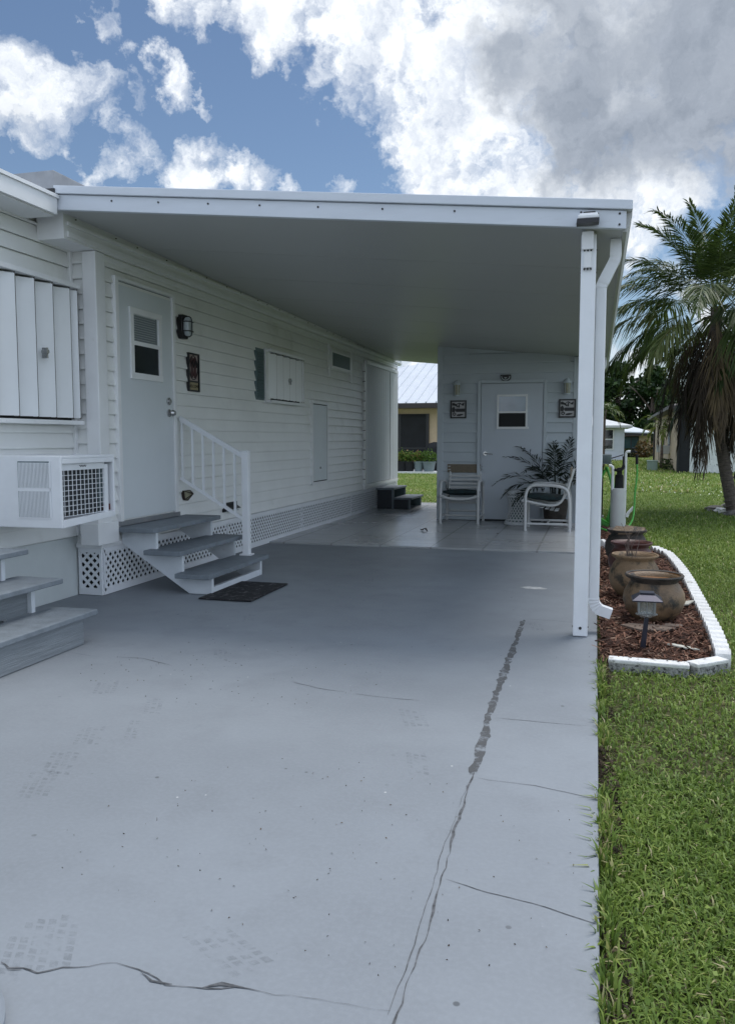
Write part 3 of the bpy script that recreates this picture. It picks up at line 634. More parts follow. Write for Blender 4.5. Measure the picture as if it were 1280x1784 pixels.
def downspout(x, y, top, parent):
    mb = MB(); w = .068
    def rib(pts, r0): 
        n = len(pts)
        mb.tube(pts, [r0*(1+.045*(i % 2)) for i in range(n)], 4, cap=True)
    r0 = w*.72
    # straight part
    mb.box(x-w/2, y-w/2, .22, x+w/2, y+w/2, top-.30, ch=.008)
    def arc(c, r, a0, a1, n, horiz=1):
        return [(c[0]+horiz*r*math.cos(a0+(a1-a0)*i/n), y, c[1]+r*math.sin(a0+(a1-a0)*i/n)) for i in range(n+1)]
    def sq(path, ribbed=True):
        vs, fs = [], []; n = len(path)
        for i, p in enumerate(path):
            d = (Vector(path[min(i+1, n-1)])-Vector(path[max(i-1, 0)])).normalized(); s2 = Vector((0, 1, 0)); nn = d.cross(s2)
            h = w/2*(1.0+(.07 if (i % 2 and ribbed and 0 < i < n-1) else 0))
            for a, b in ((-1, -1), (1, -1), (1, 1), (-1, 1)): vs.append(Vector(p)+s2*a*h+nn*b*h)
        for i in range(n-1):
            for k in range(4): fs.append((i*4+k, i*4+(k+1) % 4, i*4+4+(k+1) % 4, i*4+4+k))
        fs += [(3, 2, 1, 0), tuple(range(4*n-4, 4*n))]; mb.add(vs, fs)
    sq([(x, y, .235)]+[(x+.085*(1-math.cos(a)), y, .225-.085*math.sin(a)) for a in [R(k) for k in range(0, 70, 7)]]+[(x+.115, y, .128)])
    xo = x+.085; zt = top-.30
    sq([(x, y, zt-.01), (x, y, zt), (x+.006, y, zt+.02), (x+.014, y, zt+.034), (xo-.014, y, zt+.15), (xo-.006, y, zt+.165), (xo-.002, y, zt+.18), (xo, y, zt+.195), (xo, y, top)])
    o = mb.build('downspout', M['whitemetal'], parent); return o
downspout(.012, 5.73, sof(.12, 5.75)+.0, cp)
downspout(.012, 12.85, sof(.12, 12.85)+.0, cp)

# ------------------------------------------------------------------ storage shed
SX0, SX1, SY = -2.40, -.27, 13.0
shed = thing('storage_shed', 'small white siding storage shed under the back of the carport, with a half-glazed door', 'shed', (-1.33, SY, .02))
lim = lambda z: min(SX1-SX0, (2.99-.0995*(SX0+3.87)-.012*(SY-5.45)-z+.06)/.0995)
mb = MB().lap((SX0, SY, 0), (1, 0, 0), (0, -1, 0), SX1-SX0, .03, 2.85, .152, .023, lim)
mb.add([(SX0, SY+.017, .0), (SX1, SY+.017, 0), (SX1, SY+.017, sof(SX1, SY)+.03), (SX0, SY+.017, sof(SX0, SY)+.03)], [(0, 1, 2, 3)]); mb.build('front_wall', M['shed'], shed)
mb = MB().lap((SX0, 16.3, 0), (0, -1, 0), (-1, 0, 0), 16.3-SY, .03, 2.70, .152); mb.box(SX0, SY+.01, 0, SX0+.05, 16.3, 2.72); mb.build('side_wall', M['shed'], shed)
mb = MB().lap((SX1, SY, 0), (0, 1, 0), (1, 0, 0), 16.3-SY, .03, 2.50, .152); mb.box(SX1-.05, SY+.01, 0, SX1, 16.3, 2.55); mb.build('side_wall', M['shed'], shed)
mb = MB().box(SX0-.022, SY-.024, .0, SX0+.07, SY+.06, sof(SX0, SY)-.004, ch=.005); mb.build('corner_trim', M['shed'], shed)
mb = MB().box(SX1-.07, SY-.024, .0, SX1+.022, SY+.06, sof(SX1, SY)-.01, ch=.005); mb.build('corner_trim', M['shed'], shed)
sd0, sd1, sz0, sz1 = -1.725, -.785, .05, 2.155
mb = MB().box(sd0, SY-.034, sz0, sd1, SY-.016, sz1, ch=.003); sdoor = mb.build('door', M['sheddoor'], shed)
mb = MB().box(sd0-.06, SY-.045, .03, sd0-.008, SY-.012, sz1+.055, ch=.004).box(sd1+.008, SY-.045, .03, sd1+.06, SY-.012, sz1+.055, ch=.004).box(sd0-.008, SY-.044, sz1+.008, sd1+.008, SY-.012, sz1+.055)
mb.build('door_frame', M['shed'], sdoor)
mb = MB().box(sd0, SY-.03, .024, sd1, SY-.012, .048); mb.build('threshold', M['dark'], sdoor)
a0, a1, b0, b1 = -1.455, -1.045, 1.49, 1.955
mb = MB().box(a0-.03, SY-.048, b0-.035, a1+.05, SY-.034, b0, ch=.002).box(a0-.03, SY-.047, b1, a1+.03, SY-.034, b1+.03, ch=.002).box(a0-.028, SY-.046, b0, a0, SY-.034, b1).box(a1, SY-.046, b0, a1+.028, SY-.034, b1).box(a0, SY-.047, 1.70, a1, SY-.035, 1.728)
mb.build('door_window_frame', M['trim'], sdoor)
mb = MB().box(a0, SY-.0375, b0, a1, SY-.0345, 1.70); mb.build('window_pane', M['dark'], sdoor)
mb = MB().box(a0, SY-.0380, 1.728, a1, SY-.0345, b1); mb.build('window_pane', glassmat('sky_reflection_glass', (.15, .22, .30), .03), sdoor)  # sky reflection painted into the upper pane's base colour
mb = MB().tube([(-1.655, SY-.034, 1.075), (-1.655, SY-.055, 1.075)], .032, 14).tube([(-1.655, SY-.055, 1.075), (-1.655, SY-.075, 1.075), (-1.60, SY-.082, 1.072), (-1.535, SY-.08, 1.062)], [.012, .013, .012, .009], 8, 3)
mb.build('door_handle', M['steel'], sdoor, smooth=50)

# ------------------------------------------------------------------ wall fittings
def lantern(x, label):
    L = thing('wall_lantern', label, 'lamp', (x, SY-.02, 2.10), 'wall lanterns on the shed')
    y = SY-.02
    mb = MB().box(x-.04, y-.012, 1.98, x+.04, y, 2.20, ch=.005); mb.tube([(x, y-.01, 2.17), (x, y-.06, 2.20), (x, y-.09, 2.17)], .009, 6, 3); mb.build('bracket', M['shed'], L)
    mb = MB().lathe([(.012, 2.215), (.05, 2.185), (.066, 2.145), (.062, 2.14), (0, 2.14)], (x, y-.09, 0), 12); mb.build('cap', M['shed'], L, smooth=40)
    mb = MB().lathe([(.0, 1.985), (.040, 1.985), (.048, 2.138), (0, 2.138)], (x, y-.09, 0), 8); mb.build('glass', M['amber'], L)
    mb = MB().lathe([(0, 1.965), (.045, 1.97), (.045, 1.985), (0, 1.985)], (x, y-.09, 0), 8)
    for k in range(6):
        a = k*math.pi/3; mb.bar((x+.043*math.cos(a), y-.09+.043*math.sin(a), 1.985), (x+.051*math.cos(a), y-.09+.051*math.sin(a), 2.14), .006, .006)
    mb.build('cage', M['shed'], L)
lantern(-2.10, 'pale wall lantern on the shed left of its door, above the left plaque')
lantern(-.43, 'pale wall lantern on the shed right of its door, next to the carport post')
def square_plaque(x, label):
    L = thing('wall_plaque', label, 'wall art', (x, SY-.02, 1.75), 'square plaques on the shed')
    y, h = SY-.02, .115; z = 1.765
    mb = MB().box(x-h, y-.010, z-h*1.12, x+h, y, z+h*1.12); mb.build('panel', M['plaquew'], L)
    mb = MB()
    for q in (-1, 1): mb.box(x+q*h-.011, y-.022, z-h*1.12-.011, x+q*h+.011, y, z+h*1.12+.011); mb.box(x-h, y-.021, z+q*h*1.12-.011, x+h, y, z+q*h*1.12+.011)
    mb.build('frame', M['black'], L)
    mb = MB(); Y = y-.0145
    def pl(pts): mb.prism([(x+a, Y, z+b) for a, b in pts], (0, .004, 0))
    pl([(-.035, -.04), (.10, -.04), (.10, .012), (-.035, .012), (-.05, -.012)]); pl([(-.10, -.04), (-.06, -.05), (-.045, .0), (-.07, .045), (-.10, .02)])
    pl([(-.03, -.10), (.02, -.105), (.07, -.09), (.08, -.075), (.03, -.07), (-.02, -.08)]); pl([(-.10, .06), (-.05, .055), (-.01, .03), (.0, .05), (-.05, .085), (-.10, .10)])
    pl([(.0, .025), (.022, .03), (.02, .07), (.04, .10), (.015, .095), (.0, .06)]); pl([(.05, .06), (.085, .055), (.09, .095), (.06, .085)])
    mb.tube([(x-.07, Y, z-.055), (x-.04, Y, z-.07), (x-.06, Y, z-.095), (x-.085, Y, z-.075), (x-.07, Y, z-.055)], .007, 6, 3)
    mb.tube([(x-.08, Y, z+.10), (x-.03, Y, z+.075), (x+.01, Y, z+.10), (x+.05, Y, z+.075), (x+.09, Y, z+.10)], .006, 6, 3)
    mb.build('cutout_shapes', M['black'], L)
square_plaque(-2.085, 'black framed cut-out plaque on the shed wall, left of the shed door')
square_plaque(-.425, 'black framed cut-out plaque on the shed wall, right of the shed door by the post')
L = thing('solar_wall_light', 'small black half-round solar light on the shed wall above the door', 'lamp', (-1.355, SY-.02, 2.25))
mb = MB(); pr = [(-.08, 2.285), (.08, 2.285), (.078, 2.235), (.05, 2.195), (-.05, 2.195), (-.078, 2.235)]
mb.prism([(-1.355+a, SY-.018, b) for a, b in pr], (0, -.05, 0)); mb.build('housing', M['black'], L, bevel=.006)
mb = MB().tube([(-1.355-.062, SY-.071, 2.262), (-1.355-.05, SY-.072, 2.225), (-1.355, SY-.074, 2.205), (-1.355+.05, SY-.072, 2.225), (-1.355+.062, SY-.071, 2.262)], .007, 6, 4)
mb.prism([(-1.355-.025, SY-.07, 2.245), (-1.355+.025, SY-.07, 2.245), (-1.355, SY-.07, 2.222)], (0, -.004, 0)); mb.build('lens', M['frosted'], L)
# bulkhead lamp beside the entry door
bx, by, bz = XW+.012, 7.39, 2.385
L = thing('bulkhead_lamp', 'black caged bulkhead lamp on the siding just right of the entry door', 'lamp', (bx, by, bz))
mb = MB(); pr = [(-.075, .055), (-.045, .115), (.045, .115), (.075, .055), (.075, -.055), (.045, -.115), (-.045, -.115), (-.075, -.055)]
mb.prism([(bx, by+a, bz+b) for a, b in pr], (.062, 0, 0)); mb.build('housing', M['black'], L, bevel=.006)
mb = MB(); mb.prism([(bx+.06, by+a*.72, bz+b*.78) for a, b in pr], (.06, 0, 0)); mb.build('glass', M['frosted'], L, bevel=.018)
mb = MB()
for q in (-.045, .045): mb.tube([(bx+.06, by-.064, bz+q), (bx+.115, by-.055, bz+q), (bx+.127, by, bz+q), (bx+.115, by+.055, bz+q), (bx+.06, by+.064, bz+q)], .005, 6, 3)
mb.tube([(bx+.06, by, bz+.10), (bx+.12, by, bz+.085), (bx+.128, by, bz), (bx+.12, by, bz-.085), (bx+.06, by, bz-.10)], .005, 6, 3)
mb.build('cage', M['black'], L)
# welcome plaque
px0, py, pz = XW+.012, 7.62, 1.965
L = thing('welcome_plaque', 'tall black framed welcome plaque with a dark sandal picture, hung below the bulkhead lamp', 'wall art', (px0, py, pz))
hy, hz = .115, .19
mb = MB().box(px0, py-hy, pz-hz, px0+.03, py-hy+.016, pz+hz).box(px0, py+hy-.016, pz-hz, px0+.03, py+hy, pz+hz).box(px0, py-hy+.016, pz+hz-.016, px0+.03, py+hy-.016, pz+hz).box(px0, py-hy+.016, pz-hz, px0+.03, py+hy-.016, pz-hz+.016).box(px0, py-hy+.016, pz-.098, px0+.028, py+hy-.016, pz-.084)
mb.build('frame', M['black'], L)
mb = MB().box(px0+.002, py-hy+.016, pz-.084, px0+.016, py+hy-.016, pz+hz-.016); mb.build('picture', M['plaquepink'], L)
mb = MB()
oval = [(px0+.019, py+.088*math.cos(a), pz+.047+.118*math.sin(a)) for a in [k*math.pi/12 for k in range(25)]]
mb.tube(oval, .005, 6); mb.build('oval_ring', M['black'], L)
for q in (-1, 1):
    mb = MB(); c = py+q*.032
    mb.prism([(px0+.0165, c+w*.032, pz+.047+h*.10) for w, h in ((-.5, -1), (.5, -1), (.85, -.7), (.6, -.1), (1, .5), (.7, .95), (0, 1.08), (-.7, .95), (-1, .5), (-.6, -.1), (-.85, -.7))], (.006, 0, 0)); mb.build('sandal', M['maroon'], L)
    mb = MB().tube([(px0+.024, c-.028, pz+.05), (px0+.028, c, pz+.115), (px0+.024, c+.028, pz+.05)], .005, 6, 3); mb.build('strap', M['black'], L)
mb = MB().box(px0+.002, py-hy+.016, pz-hz+.016, px0+.018, py+hy-.016, pz-.098); mb.build('word_panel', M['plaquetan'], L)
text('lettering', 'WELCOME', .044, M['bronze'], L, (px0+.0185, py, pz-.138), (R(90), 0, R(90)))
# small lights low on the wall
L = thing('step_lantern', 'small dark faceted solar lantern low on the siding beside the door sill', 'lamp', (XW+.012, 7.42, .76))
x, y, z = XW+.012, 7.42, .76
mb = MB().prism([(x, y-.07, z+.035), (x, y+.06, z+.035), (x, y+.085, z-.01), (x, y+.02, z-.07), (x, y-.05, z-.06)], (.03, 0, 0)); mb.build('back_plate', M['bronze'], L)
mb = MB().add([(x+.03, y-.06, z+.03), (x+.03, y+.055, z+.03), (x+.03, y+.07, z-.01), (x+.03, y+.015, z-.06), (x+.03, y-.045, z-.05), (x+.085, y+.01, z+.0)], [(0, 1, 5), (1, 2, 5), (2, 3, 5), (3, 4, 5), (4, 0, 5)]); mb.build('glass', M['amber'], L)
mb = MB()
for a in [(y-.06, z+.03), (y+.055, z+.03), (y+.07, z-.01), (y+.015, z-.06), (y-.045, z-.05)]: mb.bar((x+.03, *a), (x+.088, y+.01, z), .009, .009)
mb.build('cage', M['bronze'], L)
L = thing('step_light', 'black wedge-shaped light low on the siding behind the handrail post', 'lamp', (XW+.012, 8.5, .52))
mb = MB().prism([(XW+.012, 8.30, .58), (XW+.012, 8.30, .52), (XW+.09, 8.30, .53)], (0, .30, 0)); mb.box(XW+.012, 8.27, .50, XW+.03, 8.63, .60, ch=.004); mb.build('housing', M['black'], L)
mb = MB().box(XW+.03, 8.33, .503, XW+.075, 8.57, .515); mb.build('lens', M['frosted'], L)
# light on the carport fascia
x, z = -.075, sof(-.075, 5.45)+.045
L = thing('fascia_light', 'white solar flood light with a black lamp head on the carport fascia above the post', 'lamp', (x, 5.435, z))
mb = MB().box(x-.062, 5.36, z-.012, x+.062, 5.437, z+.012, ch=.006).box(x-.052, 5.375, z+.012, x+.056, 5.437, z+.024, ch=.004); mb.build('housing', M['trim'], L)
mb = MB().prism([(x-.066, 5.345, z-.014), (x+.066, 5.345, z-.014), (x+.062, 5.34, z-.042), (x-.070, 5.34, z-.046)], (0, .08, 0)); mb.build('lamp_head', M['black'], L)
mb = MB().box(x-.030, 5.39, z+.024, x+.042, 5.43, z+.036, ch=.003); mb.build('solar_panel', M['black'], L)

# ------------------------------------------------------------------ air conditioner
AX, AY0, AY1, AZ0, AZ1 = -3.49, 4.86, 5.515, .690, 1.185
ac = thing('air_conditioner', 'boxy white through-wall air conditioner with wire grille, jutting out below the storm shutters', 'air conditioner', (-3.8, 5.2, AZ0))
mb = MB()
e = .02
mb.box(XL+.01, AY0, AZ0, AX, AY0+e, AZ1).box(XL+.01, AY1-e, AZ0+.03, AX, AY1, AZ1)
mb.box(XL+.01, AY0+e, AZ1-e, AX, AY1-e, AZ1)
mb.add([(XL+.01, AY0+e, AZ0), (AX, AY0+e, AZ0), (AX, AY1-e, AZ0+.03), (XL+.01, AY1-e, AZ0+.03), (XL+.01, AY0+e, AZ0+.04), (AX, AY0+e, AZ0+.055), (AX, AY1-e, AZ0+.075), (XL+.01, AY1-e, AZ0+.07)], [(0, 3, 2, 1), (4, 5, 6, 7), (0, 1, 5, 4), (1, 2, 6, 5), (2, 3, 7, 6), (3, 0, 4, 7)])
mb.box(AX-.02, AY0+e, AZ1-.055, AX, AY1-e, AZ1-e)
cab = mb.build('cabinet', M['whitemetal'], ac, bevel=.005)
mb = MB()
for za, zb in ((.965, 1.14), (.765, .945)):
    mb.box(-3.83, AY0-.003, za-.008, -3.575, AY0-.0005, zb+.008)
mb.build('vent_shade_plate', M['louvre'], cab)  # dark plate on the flat face stands in for shade inside the slots
mb = MB()
for za, zb in ((.965, 1.14), (.765, .945)):
    for k in range(23):
        xx = -3.822+k*.0109; mb.box(xx, AY0-.009, za, xx+.0055, AY0-.002, zb)
mb.box(-3.835, AY0-.007, .944, -3.57, AY0-.002, .966).box(-3.835, AY0-.007, .755, -3.57, AY0-.002, .764).box(-3.576, AY0-.007, .764, -3.566, AY0-.002, 1.15)
mb.build('side_louvres', M['whitemetal'], ac)
mb = MB().box(AX-.10, AY0+.025, AZ0+.08, AX-.085, AY1-.10, AZ1-.07); mb.build('coil', M['coil'], ac)
mb = MB().box(AX-.10, AY1-.10, AZ0+.07, AX-.095, AY1-.02, AZ1-.06); mb.build('inner_panel', M['louvre'], ac)
mb = MB(); gy0, gy1, gz0, gz1 = AY0+.03, AY1-.105, AZ0+.075, AZ1-.10
for k in range(12): yy = gy0+(gy1-gy0)*k/11; mb.box(AX-.034, yy-.0020, gz0, AX-.029, yy+.0020, gz1)
for k in range(10): zz = gz0+(gz1-gz0)*k/9; mb.box(AX-.0305, gy0, zz-.0020, AX-.0255, gy1, zz+.0020)
mb.box(AX-.04, AY0+e, gz1, AX-.024, AY1-.10, AZ1-.056).box(AX-.04, gy1, AZ0+.06, AX-.022, gy1+.045, gz1+.03)
mb.build('wire_grille', M['whitemetal'], ac)
mb = MB(); zz = gz1+.024; yy = (gy0+gy1)/2
mb.tube([(AX-.023, yy-.045+.009*k, zz+(.007 if k % 2 else -.005)+(.006 if k == 0 else 0)) for k in range(10)], .002, 5, 3); mb.build('script_mark', M['black'], ac)
mb = MB().box(AX-.06, AY1-.085, AZ0+.08, AX-.03, AY1-.025, AZ0+.125); mb.build('red_plug', M['red'], ac)

# ------------------------------------------------------------------ entry steps with handrail
st = thing('entry_steps', 'grey three-tread wooden entry steps with a white handrail below the entry door', 'steps', (-3.45, 6.8, 0))
YA, YB = 6.13, 7.42
treads = [(-3.92, -3.53, .555), (-3.63, -3.29, .370), (-3.345, -3.03, .185)]
for x0, x1, z in treads:
    mb = MB().box(x0, YA, z-.040, x1, YB, z, ch=.005); mb.build('tread', M['grey'], st)
for y in (YA+.13, YB-.12):
    pts = [(-3.90, .512), (-3.57, .512), (-3.57, .328), (-3.33, .328), (-3.33, .143), (-3.06, .143), (-3.06, .003), (-3.27, .003), (-3.90, .41)]
    mb = MB().prism([(a, y-.019, b) for a, b in pts], (0, .038, 0)); mb.build('stringer', M['stringer'], st, bevel=.003)
mb = MB().box(-3.10, YA+.152, .003, -3.065, YB-.142, .06); mb.build('toe_board', M['stringer'], st)
mb = MB(); ry = YB-.10; pxx = -3.215
mb.box(pxx-.032, ry-.032, .187, pxx+.032, ry+.032, 1.17, ch=.004).box(pxx-.055, ry-.055, .186, pxx+.055, ry+.055, .20, ch=.003).box(pxx-.037, ry-.037, 1.17, pxx+.037, ry+.037, 1.19, ch=.003)
hr = mb.build('handrail', M['whitemetal'], st)
A0, A1, B0, B1 = (XW+.03, ry, 1.51), (pxx-.03, ry, 1.15), (XW+.03, ry, .92), (pxx-.03, ry, .535)
mb = MB().bar(A0, A1, .038, .032).bar((A0[0], ry, A0[2]-.024), (A1[0], ry, A1[2]-.024), .026, .018); mb.build('top_rail', M['whitemetal'], hr)
mb = MB().bar(B0, B1, .032, .028); mb.build('bottom_rail', M['whitemetal'], hr)
for k in range(6):
    f_ = .03+k*.168; xx = A0[0]+(A1[0]-A0[0])*f_
    mb = MB().box(xx-.010, ry-.010, B0[2]+(B1[2]-B0[2])*f_, xx+.010, ry+.010, A0[2]+(A1[2]-A0[2])*f_-.02); mb.build('baluster', M['whitemetal'], hr)
# door mat
mb = MB().box(-3.08, 6.03, .004, -2.62, 6.86, .016, ch=.004)
tag(mb.build('door_mat', M['mat'], None), 'black patterned rubber door mat on the driveway at the foot of the entry steps', 'door mat')
bpy.data.objects['door_mat'].rotation_euler = (0, 0, 0)
# left steps
ls = thing('side_steps', 'weathered grey wooden steps at the left photo edge, before the air conditioner', 'steps', (-3.4, 3.8, 0))
for x0, x1, z, ye in ((-3.40, -3.075, .205, 4.62), (-3.66, -3.31, .40, 4.60), (-4.12, -3.55, .585, 4.58)):
    mb = MB().box(x0, 2.6, z-.035, x1, ye, z, ch=.006); mb.build('tread', M['grey'], ls)
mb = MB().box(-3.135, 2.62, .003, -3.10, 4.50, .168, ch=.003); mb.build('front_board', M['greywood'], ls)
mb = MB().box(-3.42, 4.47, .003, -3.136, 4.505, .168, ch=.003); mb.build('end_board', M['greywood'], ls)
for ye in (4.43, 3.75, 3.0):
    mb = MB().prism([(-3.62, ye-.036, .206), (-3.40, ye-.036, .206), (-3.40, ye-.036, .364), (-3.62, ye-.036, .364)], (0, .036, 0)) if ye > 4 else MB().prism([(-3.62, ye-.036, .206), (-3.33, ye-.036, .206), (-3.62, ye-.036, .36)], (0, .036, 0))
    mb.build('stringer', M['stringer'], ls)
mb = MB().box(-4.10, 4.40, .003, -3.62, 4.436, .549); mb.build('end_board', M['stringer'], ls)
mb = MB().box(-3.46, 2.62, .206, -3.43, 4.394, .364); mb.build('riser', M['greywood'], ls)
mb = MB().box(-3.70, 2.62, .401, -3.67, 4.39, .549); mb.build('riser', M['greywood'], ls)
# far steps
fs = thing('patio_steps', 'low dark grey two-tread steps against the far end of the mobile home wall', 'steps', (-3.6, 15, .02))
mb = MB().box(-3.88, 14.70, .37, -3.53, 15.75, .405, ch=.005); mb.build('tread', M['grey'], fs)
mb = MB().box(-3.54, 14.70, .195, -3.20, 15.75, .230, ch=.005); mb.build('tread', M['grey'], fs)
for y in (14.74, 15.66):
    mb = MB().box(-3.86, y, .023, -3.56, y+.04, .369).box(-3.56, y+.001, .023, -3.25, y+.039, .194); mb.build('side_board', M['louvre'] if y > 15 else mat('charcoal_paint', (.035, .04, .05), .6), fs)
for xx in (-3.58, -3.27):
    for y in (14.715, 15.69): mb = MB().box(xx, y, .023, xx+.035, y+.035, .369 if xx < -3.5 else .194); mb.build('leg', M['grey'], fs)

# ------------------------------------------------------------------ patio furniture
def chair(x, y, rot, label, cush_label):
    root = thing('patio_chair', label, 'chair', (x, y, .022), 'white pipe patio chairs')
    T = Matrix.Translation((x, y, .022)) @ Matrix.Rotation(rot, 4, 'Z')     # local: faces -y, width along x
    def new(): m_ = MB(); m_.T = T; return m_
    w = .285
    for s in (-1, 1):
        mb = new()
        mb.tube([(s*w, -.30, 0), (s*w, -.30, .30), (s*w, -.295, .52), (s*w, -.23, .625), (s*w, -.10, .64), (s*w, .12, .63), (s*w, .25, .58), (s*w, .29, .45), (s*w, .30, .25), (s*w, .30, 0)], .0215, 10, 4)
        mb.tube([(s*w, -.30, .10), (s*w, .30, .10)], .016, 8)
        mb.tube([(s*w, -.30, .0), (s*w, -.30, .02)], .025, 10)
        mb.build('side_frame', M['pvc'], root, smooth=50)
        mb = new()
        mb.tube([(s*(w-.045), -.33, .42), (s*(w-.045), -.20, .395), (s*(w-.045), .0, .36), (s*(w-.045), .12, .37), (s*(w-.045), .20, .44), (s*(w-.045), .27, .60), (s*(w-.045), .34, .86)], .019, 10, 4)
        mb.build('seat_rail', M['pvc'], root, smooth=50)
    mb = new().tube([(-w, -.33, .425), (-.15, -.335, .385), (0, -.335, .375), (.15, -.335, .385), (w, -.33, .425)], .021, 8, 4)
    mb.build('cross_rail', M['pvc'], root, smooth=50)
    for q in ((.30, .15), (0, .10)):
        mb = new().tube([(-w, q[0], q[1]), (w, q[0], q[1])], .015, 8); mb.build('cross_rail', M['pvc'], root, smooth=50)
    mb = new(); 
    for k in range(7):
        yy = -.27+k*.065; zz = .40-.18*(k/6)*(1-k/6*.35); mb.box(-w+.05, yy-.024, zz-.004+.0, w-.05, yy+.024, zz+.004)
    mb.build('seat_straps', M['pvc'], root)
    for k in range(4):
        f_ = k/4; mb = new(); yy, zz = .235+.075*f_, .525+.24*f_
        mb.bar((-w+.03, yy, zz), (w-.03, yy, zz), .046, .010, up=(0, -.28, 1)) if False else mb.box(-w+.03, yy-.022, zz-.018, w-.03, yy-.014, zz+.018, ch=.002)
        mb.build('back_slat', M['pvc'], root)
    mb = new().box(-w+.0, .300, .752, w-.0, .312, .885, ch=.004); mb.build('top_slat', M['tan'], root)
    mb = new()
    for s in (-1, 1):
        for zz in (.80, .85): mb.box(s*(w-.03)-.02, .296, zz-.007, s*(w-.03)+.02, .300, zz+.007)
    mb.build('strap_clip', M['pvc'], root)
    cu = thing('seat_cushion', cush_label, 'cushion', (x, y, .45), 'dark green chair cushions')
    bm = bmesh.new(); bmesh.ops.create_cube(bm, size=1); bmesh.ops.subdivide_edges(bm, edges=bm.edges[:], cuts=5, use_grid_fill=True)
    for v in bm.verts:
        a, b, c = v.co; e_ = (1-abs(2*a)**4)*(1-abs(2*b)**4)
        v.co = (a*(.50+.02*e_), b*.50-.045, .458+c*(.03+.065*e_)+.006*math.sin(a*40)*math.sin(b*37)+(.04*max(0, .1-b) if b < 0 else 0))
    bm.verts.index_update()
    mb = new(); mb.add([tuple(v.co) for v in bm.verts], [[v.index for v in f.verts] for f in bm.faces]); bm.free(); mb.build('pad', M['cushion'], cu, smooth=True)
    mb = new().tube([(-.25, .18, .47), (-.29, .22, .53), (-.27, .26, .60), (-.245, .24, .52)], .006, 6, 3); mb.tube([(-.25, .18, .47), (-.225, .21, .50), (-.20, .17, .47)], .006, 6, 3); mb.build('tie', M['cushion'], cu)
chair(-1.965, 12.67, 0, 'white pipe patio chair facing the driveway, against the shed wall left of the shed door', 'dark green cushion on the patio chair left of the shed door')
chair(-.625, 11.97, R(-90), 'white pipe patio chair turned sideways between the wicker table and the carport post', 'dark green cushion on the sideways patio chair by the carport post')
wt = thing('wicker_table', 'small round white wicker table with open lattice sides, left of the sideways chair', 'table', (-1.10, 12.52, .022))
def wr(h): return .135+.05*(2*h-1)**2*(1.15 if h < .5 else .9)
mb = MB().lathe([(0, .475), (.19, .475), (.205, .485), (.205, .515), (.19, .525), (0, .525)], (-1.10, 12.52, .022), 28); mb.build('top', M['wicker'], wt, smooth=40)
mb = MB()
for sg in (-1, 1):
    for k in range(20):
        mb.tube([(-1.10+wr(h)*math.cos(2*math.pi*k/20+sg*h*1.9), 12.52+wr(h)*math.sin(2*math.pi*k/20+sg*h*1.9), .022+.03+.44*h) for h in [q/10 for q in range(11)]], .0065, 5)
for h in (0.0, .12, .9, 1.0):
    mb.tube([(-1.10+(wr(h)+.003)*math.cos(a), 12.52+(wr(h)+.003)*math.sin(a), .022+.03+.44*h) for a in [q*math.pi/12 for q in range(25)]], .012, 6)
mb.build('lattice_side', M['wicker'], wt, smooth=60)
mb = MB().lathe([(wr(h)-.03, .03+.44*h) for h in [q/8 for q in range(9)]], (-1.10, 12.52, .022), 20); mb.build('inner_shade_liner', M['louvre'], wt, smooth=True)  # added dark liner, stands in for the shade seen between the strands
mb = MB().lathe([(.19, .0), (.205, .012), (.205, .035), (.19, .05), (.17, .03), (.19, 0)], (-1.10, 12.52, .022), 28); mb.build('base_ring', M['wicker'], wt, smooth=40)

def frond_mesh(base, az, el, L, droop, nl, ll, lw, tint, hang=.35, twist=0.0, jitter=.12, start=.18, seg=14):
    """pinnate leaf: curved midrib plus paired narrow leaflets -> arrays"""
    d = np.array([math.cos(az)*math.cos(el), math.sin(az)*math.cos(el), math.sin(el)]); p = np.array(base, float); path = [p.copy()]; dirs = [d.copy()]
    for i in range(seg):
        d = d+np.array([0, 0, -droop/seg*(.5+1.4*i/seg)]); d /= np.linalg.norm(d); p = p+d*L/seg; path.append(p.copy()); dirs.append(d.copy())
    path, dirs = np.array(path), np.array(dirs); V, Fq, Tn = [], [], []
    side0 = np.array([-math.sin(az), math.cos(az), 0.0])
    for i in range(seg+1):                     # rib (flat strip, two crossing faces)
        w = .016*L/2*(1-i/seg*.85); V += [path[i]+side0*w, path[i]-side0*w]; Tn += [tint+.25]*2
    for i in range(seg): Fq.append((2*i, 2*i+1, 2*i+3, 2*i+2))
    for k in range(nl):
        s = start+(1-start)*k/(nl-1); f = s*seg; i = min(int(f), seg-1); q = path[i]+(path[i+1]-path[i])*(f-i); dd = dirs[i]
        prof = math.sin(min(1, .18+s*.95)*math.pi*.92+.12)**.6 if s < .97 else .35
        for sg in (-1, 1):
            sd = side0*sg; up = np.cross(sd, dd); up = up if up[2] > 0 else -up
            v = sd*(.80-.35*s)+dd*(.42+.55*s)+up*(.22+random.uniform(-.3, .3)*.8)+rng.normal(size=3)*jitter; v[2] -= hang*.5
            v /= np.linalg.norm(v); l = ll*prof*random.uniform(.75, 1.1)
            wv = np.cross(v, up+rng.normal(size=3)*.3); wv /= (np.linalg.norm(wv)+1e-6)
            m_ = q+v*l*.5; e = q+v*l*.95+np.array([0, 0, -hang*l*.55]); m_ = m_+np.array([0, 0, -hang*l*.12])
            o = len(V); V += [q, m_+wv*lw/2, e, m_-wv*lw/2]; Fq.append((o, o+1, o+2, o+3)); Tn += [tint+random.uniform(-.15, .15)]*4
    return np.array(V), np.array(Fq), np.clip(np.array(Tn), 0, 1)

